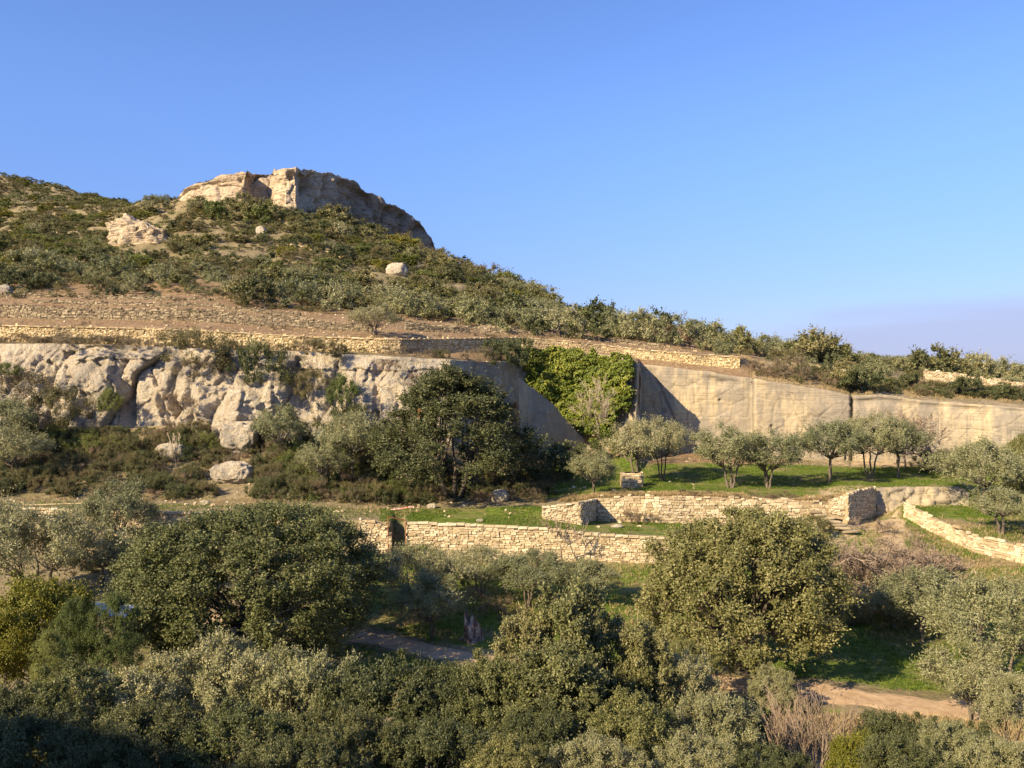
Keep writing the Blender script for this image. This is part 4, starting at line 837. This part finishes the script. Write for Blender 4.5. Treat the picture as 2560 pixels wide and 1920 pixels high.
def add(px, X, Y, z, keyf, smin, smax, r, squash=(.8, 1.15)):
    for i in range(len(X)):
        k = keyf(px[i], Y[i], r); s = r.uniform(smin, smax)**1; h = s*r.uniform(*squash)
        s *= math.exp(r.normal(0, .28))*(.82 if px[i] > 700 else 1); h = s*r.uniform(*squash)*.74; recs.append((k, np.array([X[i], Y[i], z[i]-.1]), (s, s*r.uniform(.8, 1.3), h), r.uniform(0, 6.28), s*F/Y[i], px[i]))
R1 = np.random.default_rng(401)
def kmound(px, Y, r):
    u = r.random(); g = .28 if px < 150 else .10
    return ('bushG' if r.random() < .5 else 'bushM') if u < g else ('bushA', 'bushB', 'bushC', 'bushB', 'bushB')[int(r.integers(5))] if u < .62 else 'bushS' if u < .93 else 'bushP'
def acc_rows(px, Y, X, z, r):
    row = ((z+.6*vnoise(X*.05, Y*.05, 0*X, 4))/3.6) % 1
    free = ~((np.abs(px-143) < 30) & (Y > 200) & (Y < 224))
    free &= (Y < np.interp(px, [170, 200, 246, 251, 271, 276, 297, 304, 350], [262, 254, 252, 262, 265, 254, 251, 262, 284])) | (px < 172)
    return free & ((px < 230) | (row < .55) | (r.random(len(px)) < .2)) & (fbm(X*.045, Y*.045, 0*X, 3, 19) > -.24)
px, X, Y, z = region_scatter(R1, 1250, -60, 520, 176, 262, acc_rows); add(px, X, Y, z, kmound, .8, 1.7, R1)
px, X, Y, z = region_scatter(R1, 620, -80, 175, 262, 400, None); add(px, X, Y, z, kmound, 1.0, 1.9, R1, (.4, .8))
px, X, Y, z = region_scatter(R1, 260, 300, 560, 240, 300, lambda px, Y, X, z, r: Y < np.interp(px, [300, 350, 400, 435, 500, 560], [256, 280, 300, 322, 330, 330])); add(px, X, Y, z, kmound, 1.2, 2.4, R1)
# summit fringe
px = np.concatenate([R1.uniform(180, 270, 70), R1.uniform(305, 436, 80)]); cy_, cz_ = curves_at(px); Yt = cy_[iSF+1]+R1.uniform(1, 7, 150); X, Yt, z = ground(px, Yt)
add(px, X, Yt, z-.3, lambda p, y, r: 'bushS' if r.random() < .6 else 'bushB', .35, .75, R1, (.4, .6))
# middle belt: pale olives and dark bushes
def kmid(px, Y, r):
    u = r.random(); p = np.interp(px, [0, 200, 400, 800], [.45, .62, .65, .6])
    return ('bushO' if r.random() < .6 else 'bushP') if u < p else ('bushA', 'bushB', 'bushC')[int(r.integers(3))] if u < p+.2 else 'bushS' if u < .95 else 'bushD'
px, X, Y, z = region_scatter(R1, 190, -60, 560, 150, 180, lambda px, Y, X, z, r: (Y > np.interp(px, [0, 250, 400, 560], [156, 150, 150, 146])) & (fbm(X*.05, Y*.05, 0*X, 2, 9) > -.35)); add(px, X, Y, z, kmid, .9, 2.1, R1)
px, X, Y, z = region_scatter(R1, 320, 500, 1060, 146, 215, lambda px, Y, X, z, r: Y > np.interp(px, [500, 700, 850, 1060], [146, 146, 150, 152])); add(px, X, Y, z, kmid, .9, 2.3, R1)
px, X, Y, z = region_scatter(R1, 60, 700, 1040, 133, 150, None); add(px, X, Y, z, kmid, .7, 1.5, R1)
px, X, Y, z = region_scatter(R1, 90, -60, 600, 115, 150, None); add(px, X, Y, z, lambda p, y, r: 'bushD' if r.random() < .7 else 'bushS', .2, .6, R1)
px, X, Y, z = region_scatter(R1, 70, -60, 330, 140, 152, None); add(px, X, Y, z, lambda p, y, r: ('bushD', 'bushO', 'bushS')[int(r.integers(3))], .4, 1.0, R1)
# named pale olives and dark bushes of the middle belt
for px_, Y_, k, s_ in ((254, 143, 'bushA', 2.9), (242, 146, 'bushB', 2.2), (298, 144, 'bushP', 2.8), (335, 143, 'bushP', 2.6), (320, 150, 'bushA', 2.4), (345, 152, 'bushE', 2.2), (270, 158, 'bushC', 2.6), (300, 160, 'bushA', 2.5), (330, 163, 'bushE', 2.6), (410, 147, 'bushO', 2.6), (428, 150, 'bushO', 2.3), (395, 150, 'bushP', 2.4), (472, 144, 'bushO', 2.6), (480, 150, 'bushA', 2.5), (505, 156, 'bushA', 3.2), (517, 137, 'bushO', 2.4), (566, 138, 'bushP', 2.7), (590, 139, 'bushC', 2.5), (540, 137, 'bushA', 1.7), (640, 150, 'bushO', 3), (680, 147, 'bushO', 2.9), (712, 150, 'bushP', 2.6), (742, 146, 'bushC', 2.3), (655, 165, 'bushA', 3), (700, 172, 'bushE', 2.8), (600, 170, 'bushA', 3.2), (615, 160, 'bushO', 2.6), (800, 148, 'bushE', 2.4), (812, 146, 'bushB', 3.0), (828, 148, 'bushB', 2.8), (845, 150, 'bushC', 1.8), (930, 143, 'bushA', 2.9), (948, 144, 'bushB', 2.6), (975, 146, 'bushP', 2.5), (1000, 146, 'bushO', 2.3), (1022, 146, 'bushP', 2.0), (902, 150, 'bushP', 1.4), (872, 152, 'bushC', 1.3), (890, 152, 'bushS', 1.5), (20, 152, 'bushA', 2.2), (8, 155, 'bushE', 2), (42, 152, 'bushE', 1.7), (160, 158, 'bushO', 2.1), (100, 152, 'bushS', 1.8), (133, 150, 'bushP', 1.8), (115, 145, 'bushA', 1.2), (215, 242, 'bushG', 2.4), (256, 246, 'bushB', 3.3), (270, 247, 'bushC', 3.3), (218, 240, 'bushG', 2.5), (258, 240, 'bushG', 2.8), (243, 247, 'bushB', 2.6), (225, 246, 'bushC', 2.0), (195, 246, 'bushP', 1.9), (328, 270, 'bushG', 2.4)):
    p = gp(px_, Y_); recs.append((k, p-np.array([0, 0, .15]), (s_, s_, s_*.95), random.uniform(0, 6), s_*F/Y_*3, px_))
# bushes that stay within the view sorted by apparent size per kind
bykind = {}
for q in recs: bykind.setdefault(LAB[q[0]][0], []).append(q)
rest = []
NIND = {'evergreen_bush': 290, 'green_bush': 220, 'pale_bush': 290, 'brown_bush': 290}
for nm, L_ in bykind.items():
    L_.sort(key=lambda q: -q[4]-(0 if -5 < q[5] < 1029 else -99))
    for q in L_[:NIND[nm]]: link(nm, PROTO[q[0]][0], loc=q[1], scale=tuple(q[2]), rz=q[3], label=LAB[q[0]][1], cat='bush', group=LAB[q[0]][2])
    rest += L_[NIND[nm]:]
# undergrowth between the bushes
px, X, Y, z = region_scatter(R1, 2000, -80, 1060, 150, 300, lambda px, Y, X, z, r: Y < np.interp(px, [0, 170, 190, 300, 435, 520, 600, 1060], [300, 262, 256, 254, 320, 240, 215, 200]))
for i in range(len(X)):
    k = ('bushS', 'bushD', 'bushB', 'bushS')[int(R1.integers(4))]; s = R1.uniform(.35, .9); rest.append((k, np.array([X[i], Y[i], z[i]-.1]), (s, s, s*.7), R1.uniform(0, 6.28)))
stuff_mesh('scrub', [q[:4] for q in rest], 'low mixed scrub covering the hillside between the bushes', 'scrub')

# ------------------------------------------------------------------ scrub slope below the cliff, cliff-top bushes
R2 = np.random.default_rng(402); recs2 = []
def add2(n, x0, x1, y0, y1, keys, smin, smax, acc=None):
    px, X, Y, z = region_scatter(R2, n, x0, x1, y0, y1, acc)
    for i in range(len(X)): s = R2.uniform(smin, smax); recs2.append((keys[int(R2.integers(len(keys)))], np.array([X[i], Y[i], z[i]-.08]), (s, s, s*R2.uniform(.7, 1.2)), R2.uniform(0, 6.28)))
clear = lambda px, Y, X, z, r: ~((np.abs(px-232) < 24) & (Y < 94.5) & (Y > 88)) & ~((np.abs(px-172) < 16) & (Y < 99)& (Y > 93)) & (fbm(X*.18, Y*.18, 0*X, 2, 77) > -.6)
add2(330, -50, 230, 88.3, 103, ('heathA', 'heathB', 'heathA', 'heathC', 'heathB'), .5, 1.15, clear)
add2(240, 210, 420, 88.8, 103, ('heathA', 'heathB', 'heathD', 'heathC', 'heathB'), .5, 1.2, clear)
add2(110, 420, 545, 89.5, 104, ('heathA', 'heathB', 'heathC'), .5, 1.1)
add2(36, -40, 230, 98, 103.5, ('heathB', 'heathD', 'heathA'), .9, 1.6)
add2(24, 270, 440, 99, 104, ('heathB', 'heathD'), .8, 1.6)
add2(60, 20, 480, 109, 112.4, ('heathC', 'heathA', 'heathC'), .4, .9)
add2(40, 560, 835, 88.9, 90.3, ('heathC',), .25, .5)
add2(16, -20, 100, 108.6, 112, ('heathC',), .4, .7)
recs2.sort(key=lambda q: -q[2][0]/q[1][1]); stuff_mesh('undergrowth', recs2[285:], 'small heath tufts between the bushes of the cliff slope', 'undergrowth')
for q in recs2[:285]: link('heath_bush', PROTO[q[0]][0], loc=q[1], scale=q[2], rz=q[3], label={'heathA': 'olive-brown heath bush on the slope and ledges of the cliff', 'heathB': 'dark green heath bush on the slope below the cliff', 'heathC': 'dry greyish heath bush on the slope or terrace edge', 'heathD': 'fresh green heath bush on the slope below the cliff'}[q[0]], cat='bush', group={'heathA': 'olive-brown heath bushes', 'heathB': 'dark green heath bushes', 'heathC': 'dry heath bushes', 'heathD': 'fresh green heath bushes'}[q[0]])
# bushes growing on the cliff face itself (px, py of middle, width px, kind)
def face_bush(px, py, wpx, key, label, hs=1., out=1.0, Yf=None):
    cy_, cz_ = curves_at([px]); zb, zt = cz_[iFOOT][0], cz_[iTOP][0]; Y = Yf or cy_[iFOOT][0]+.5
    Z = (CY-py)/F*Y; fr = np.clip((Z-zb)/(zt-zb), 0, 1); Y = Yf or (cy_[iFOOT][0]*(1-fr)+cy_[iTOP][0]*fr-out-1.3)
    Z = (CY-py)/F*Y; s = wpx/F*Y/2.1; H = PROTO[key][3][1]
    link('cliff_bush', PROTO[key][0], loc=(float(sx(px, Y)), Y, Z-H*s*hs*.42), scale=(s, s, s*hs), rz=random.uniform(0, 6), label=label, cat='bush')
for a in ((193, 352, 62, 'heathA', 'wide brownish bush hanging over the cliff top left of the twin dark bushes', .8, .5), (232, 363, 34, 'heathB', 'dark round bush on the cliff top, left of the tall one'), (263, 368, 40, 'heathB', 'tall dark bush on the cliff edge', 1.5), (200, 371, 34, 'heathC', 'grey dry bush on the face of the cliff column', .9, 1.6),
          (314, 386, 30, 'heathA', 'brown bush in the cleft right of the rounded white boulder', 1.2), (343, 396, 30, 'heathD', 'fresh green bush in the cliff cleft left of the tall oak', 1.4), (176, 405, 26, 'heathC', 'dry bush in a crack low on the cliff', 1.1, 1.4), (22, 395, 60, 'heathC', 'big greyish bush against the left end of the cliff', 1.0, 1.2), (60, 410, 50, 'heathA', 'brownish bush against the cliff foot near the left edge', 1.0, 1.4),
          (110, 405, 22, 'heathD', 'green creeper bush in the diagonal cleft of the cliff', 1.5), (8, 372, 26, 'heathD', 'green tuft at the left edge of the cliff', .7), (418, 383, 18, 'heathC', 'grey bush on the pale cliff face left of the oak top', 1.2), (500, 356, 40, 'heathB', 'dark bush on the cliff top left of the ivy', .9, .5), (518, 352, 36, 'heathB', 'dark green bush joining the ivy top at its left', .9, 0), (478, 357, 26, 'heathC', 'dry bush on the cliff top above the oak', .8, .5),
          (90, 344, 40, 'heathC', 'dry low bush line on the cliff top at left', .5, .2), (140, 347, 30, 'heathC', 'dry bush on the cliff top, between the ledge and the wide bush', .6, .2), (315, 350, 36, 'heathA', 'olive bush in front of the ochre wall above the twin bushes', .7, 0), (352, 421, 34, 'heathB', 'dark bush under the grey rock face left of the oak', 1.1, 2.0), (390, 368, 16, 'heathC', 'tiny dry bush on the pale face', 1)):
    face_bush(a[0], a[1], a[2], a[3], a[4], *(a[5:]))
# bushes on top of the right quarry face
R3 = np.random.default_rng(405)
px = np.concatenate([R3.uniform(752, 1035, 130)]); Yq = R3.uniform(121, 130, len(px)); X, Yq, z = ground(px, Yq)
for i in range(len(px)):
    if 800 < px[i] < 822 and Yq[i] < 124: continue
    k = ('heathC', 'heathA', 'heathC')[int(R3.integers(3))] if px[i] < 800 else ('heathB', 'heathA', 'heathC', 'bushE', 'heathB')[int(R3.integers(5))]
    s = R3.uniform(.5, 1.15); link('crest_bush', PROTO[k][0], loc=(X[i], Yq[i], z[i]-.1), scale=(s, s, s*R3.uniform(.7, 1.1)), rz=R3.uniform(0, 6), label='low bush in the scrub strip on top of the right quarry face', cat='bush', group='bushes on top of the quarry face')
for px_, py_, wp, k, lab in ((861, 386, 44, 'bushE', 'dark oak bush spilling over the crack in the quarry face'), (843, 377, 34, 'bushB', 'olive-toned bush just left above the quarry crack'), (965, 388, 30, 'bushE', 'dark bush on the quarry top near the right edge'), (790, 366, 44, 'heathC', 'greyish bush right of the end of the ochre wall')):
    Y_ = 119.5 if px_ == 861 else 123; s = wp/F*Y_/2.8; link('crest_bush', PROTO[k][0], loc=(float(sx(px_, Y_)), Y_, (CY-py_)/F*Y_-.9*s), scale=(s, s, s*1.05), label=lab, cat='bush')
# more bushes
def simple_bush(px, Y, s, k, lab, hs=1.):
    link('bush', PROTO[k][0], loc=gp(px, Y, -.1), scale=(s, s, s*hs), rz=random.uniform(0, 6), label=lab, cat='bush')
for a in ((945, 107, 1.9, 'heathA', 'dark purple-brown bush under the crooked bare tree'), (962, 106, 1.6, 'heathA', 'brown bush at the foot of the quarry, right of the bare trees'), (925, 110, 1.6, 'heathA', 'dark bush at the foot of the quarry behind the olives'), (812, 84.5, 1.3, 'heathA', 'pale dry bush in front of the stone steps'), (630, 86.6, .9, 'heathC', 'dry bush against the upper wall near its left end'), (647, 86.4, .8, 'heathC', 'pale dry tuft beside the dry bush at the upper wall', ),
          (546, 101, 2.6, 'bushE', 'dark bushy oak scrub between the tall oak and the buttress'), (566, 106, 2.0, 'bushA', 'dark evergreen bush right of the oak scrub under the buttress'), (540, 99, 1.8, 'heathB', 'dark bush at the right foot of the tall oak'), (552, 104, 1.6, 'heathB', 'dark bush in the shade between oak and buttress'), (590, 112, 1.8, 'heathB', 'dark bush at the base of the ivy'), (615, 113, 2.0, 'heathD', 'green bush at the base of the leafless fan tree'), (878, 62, 1.4, 'heathA', 'brown bush under the purplish thicket'), (850, 64, 1.3, 'heathC', 'dry bush at the right edge of the round oak'), (130, 76, 1.6, 'heathA', 'brown bush below the low left wall'), (160, 75, 1.8, 'heathA', 'brown bush beside the huge oak below the low left wall'),
          (95, 70, 1.4, 'heathA', 'brown bush on the slope at left'), (150, 66, 1.2, 'heathC', 'dry bush on the pale ledge at left'), (455, 71, 1.2, 'heathB', 'dark bush under the long wall'), (425, 74, 1.4, 'heathD', 'green bush at the foot of the long wall near the gate'), (405, 75, 1.2, 'heathD', 'tall weedy bush at the gate gap'), (498, 64, 1.0, 'heathC', 'dry grass bush behind the dead stump')):
    simple_bush(*a)
# dead bracken clumps at the right foot
# ------------------------------------------------------------------ grass
def grass(name, mat, n, regs, h0, h1, label, seed):
    r = np.random.default_rng(seed); C = []
    for frac, x0, x1, y0, y1 in regs:
        m = int(n*frac); px = r.uniform(x0, x1, m); Y = r.uniform(y0, y1, m); d = np.abs(Y-np.interp(px, pathX, pathY)); X, Yv, z = ground(px, Y)
        ok = (d > 1.5) & (fbm(X*.3, Y*.3, 0*X, 2, seed) > -.25); C.append(np.stack([X, Yv, z-.02], 1)[ok])
    C = np.concatenate(C); k = 6; C = np.repeat(C, k, 0)+np.concatenate([r.normal(0, .07, (len(C)*k, 2)), np.zeros((len(C)*k, 1))], 1)
    ax = unit(np.array([0, 0, 1.])+r.standard_normal((len(C), 3))*.45); wv = unit(np.cross(ax, r.standard_normal((len(C), 3))))
    v, q, t_ = leaves(C, ax, wv, r.uniform(h0, h1, len(C)), .035, r.random(len(C)))
    link(name, mesh_np(name, v, q, M[mat], {'tint': ('FACE', t_)}), kind='stuff', label=label, cat='grass')
grass('grass', 'grass', 42000, [(.35, 330, 1024, 50, 76), (.30, 540, 1024, 91, 113), (.2, 380, 880, 79, 87), (.05, -40, 400, 81, 86), (.1, 905, 1030, 79, 95)], .10, .26, 'short green grass covering the terraces and valley floor', 501)
grass('dry_grass', 'drygrass', 24000, [(.16, 600, 1024, 39.5, 46), (.14, -40, 500, 150, 200), (.22, 560, 850, 88.7, 91), (.2, 380, 1024, 60, 77), (.18, 740, 1030, 119, 134), (.2, -40, 700, 114, 150), (.1, -40, 420, 84, 100), (.1, 860, 1024, 62, 95)], .18, .5, 'dry straw-coloured grass along wall tops and slopes', 502)

# ------------------------------------------------------------------ small man-made things
def tube_obj(name, paths, mat, parent=None, sides=6, **kw):
    V, Q = tubes(paths, sides); return link(name, mesh_np(name, V, Q, M[mat], smooth=True), parent, **kw)
def seg(a, b, r_): return (np.linspace(a, b, 4), np.full(4, r_))
# gate frame
g0 = gp(394, 77.4); root = link('gate_frame', None, loc=g0, label='rusty open gate frame in the gap of the wall', cat='gate')
tube_obj('post', [seg((-.55, .1, -.2), (-.55, .1, 3.9), .045)], 'rustmetal', root); tube_obj('post', [seg((1.05, .1, -.2), (1.05, .1, 3.5), .045)], 'rustmetal', root)
tube_obj('top_rail', [seg((-.55, .1, 3.8), (1.3, .2, 3.35), .03)], 'rustmetal', root)
tube_obj('top_rail', [seg((-.55, .1, 3.85), (.6, 2.2, 3.2), .03)], 'rustmetal', root)
# tape
p = gp(400, 84); tpth = []; tb = link('barrier_tape', mesh_np('barrier_tape', np.array([(-.9, 0, .7), (-.9, 0, .8), (0, .1, .75), (0, .1, .85), (1.0, .1, .95), (1.0, .1, 1.05), (1.35, .1, .9), (1.35, .15, 1.0)]), np.array([(0, 2, 3, 1), (2, 4, 5, 3), (4, 6, 7, 5)]), M['tape']), loc=p, label='strip of red and white tape above the rusty gate', cat='tape')
tube_obj('stake', [seg((1.0, .12, -.1), (1.0, .12, 1.15), .03)], 'wood', tb)
# wooden rail at left
p = gp(22, 80.9); root = link('wooden_rail', None, loc=p, label='pale wooden rail and posts along the top of the left wall', cat='rail')
X1 = sx(84, 80.9)-sx(22, 80.9); dzr = gp(84, 80.9)[2]-p[2]
tube_obj('rail', [seg((0, 0, .45), (X1, 0, dzr+.75), .06)], 'wood', root)
for f in (.02, .97): tube_obj('post', [seg((X1*f, 0.05, dzr*f-.3), (X1*f, .05, dzr*f+.95), .07)], 'wood', root)
tube_obj('post', [seg((X1*1.13, -.4, dzr-.3), (X1*1.13, -.4, dzr+1.2), .06)], 'wood', root)
# small stakes in the grass
p = gp(643, 63.5); root = link('wooden_stakes', None, loc=p, label='two pale stakes standing in the grass left of the round oak', cat='stake')
tube_obj('stake', [seg((0, 0, -.1), (.05, 0, 1.5), .04)], 'wood', root); tube_obj('stake', [seg((-.4, .1, -.1), (-.3, .1, 1.1), .04)], 'wood', root)
# pale sheet seen between the trees on the left
p = gp(107, 47, 0); z_ = (CY-608)/F*47-p[2]; root = link('awning', None, loc=p, label='pale bluish sheet roof glimpsed between the conifers and the huge oak', cat='awning')
xs = np.linspace(-1.0, 1.3, 14); ysr = np.linspace(-.6, .6, 8); GX, GY = np.meshgrid(xs, ysr); GZ = z_-.10*GX+.25*GY-.05*np.cos(GX*3)-.08
top_ = np.stack([GX, GY, GZ], -1).reshape(-1, 3); bot_ = top_-np.array([0, 0, .04]); nq = len(top_); link('sheet', mesh_np('sheet', np.concatenate([top_, bot_]), np.concatenate([grid_quads(8, 14), grid_quads(8, 14)+nq]), M['white']), root)
for q in ((-.9, -.5), (1.2, -.5), (-.9, .5), (1.2, .5)): tube_obj('post', [seg((q[0], q[1], -.1), (q[0], q[1], z_-.10*q[0]+.25*q[1]-.1), .04)], 'wood', root)
# dead stump
def stump():
    r = np.random.default_rng(9); th = np.linspace(0, 2*np.pi, 48, endpoint=False); rows = []
    for f in np.linspace(0, 1, 40):
        rad = (.80-.30*f+.35*math.exp(-f*6))*(1+.28*np.sin(th*3+f*3)+.22*vnoise(np.cos(th)*2.2, np.sin(th)*2.2, f*4+0*th, 3)+.14*vnoise(np.cos(th)*6, np.sin(th)*6, f*9+0*th, 4))
        top = 3.2*f*(1-.55*max(0, f-.5)/.5*(.5+.5*np.sin(th+2.2+.8*np.sin(3*th))))
        rows.append(np.stack([rad*np.cos(th)-.35*f, rad*np.sin(th)*.8, top+.15*vnoise(np.cos(th)*5, np.sin(th)*5, 0*th+f, 8)*f-.2], 1))
    R = np.array(rows); n, m = R.shape[:2]; R = np.concatenate([R, R[:, :1]], 1); V = R.reshape(-1, 3); Q = grid_quads(n, m+1)
    cap = np.concatenate([V, R[-1:].mean(1)-np.array([[0, 0, .5]])]); k = len(V); base = (n-1)*(m+1); T = np.array([[base+i, base+i+1, k, k] for i in range(m)])
    me = bpy.data.meshes.new('dead_stump'); me.from_pydata(cap.tolist(), [], [tuple(q) for q in Q.tolist()]+[(a, b, c_) for a, b, c_, _ in T.tolist()]); me.materials.append(M['deadwood'])
    for f in me.polygons: f.use_smooth = True
    link('dead_stump', me, loc=gp(473, atpix(473, 641)), scale=.76, label='tall gnarled dead tree stump standing on the grass by the path', cat='stump')
stump()
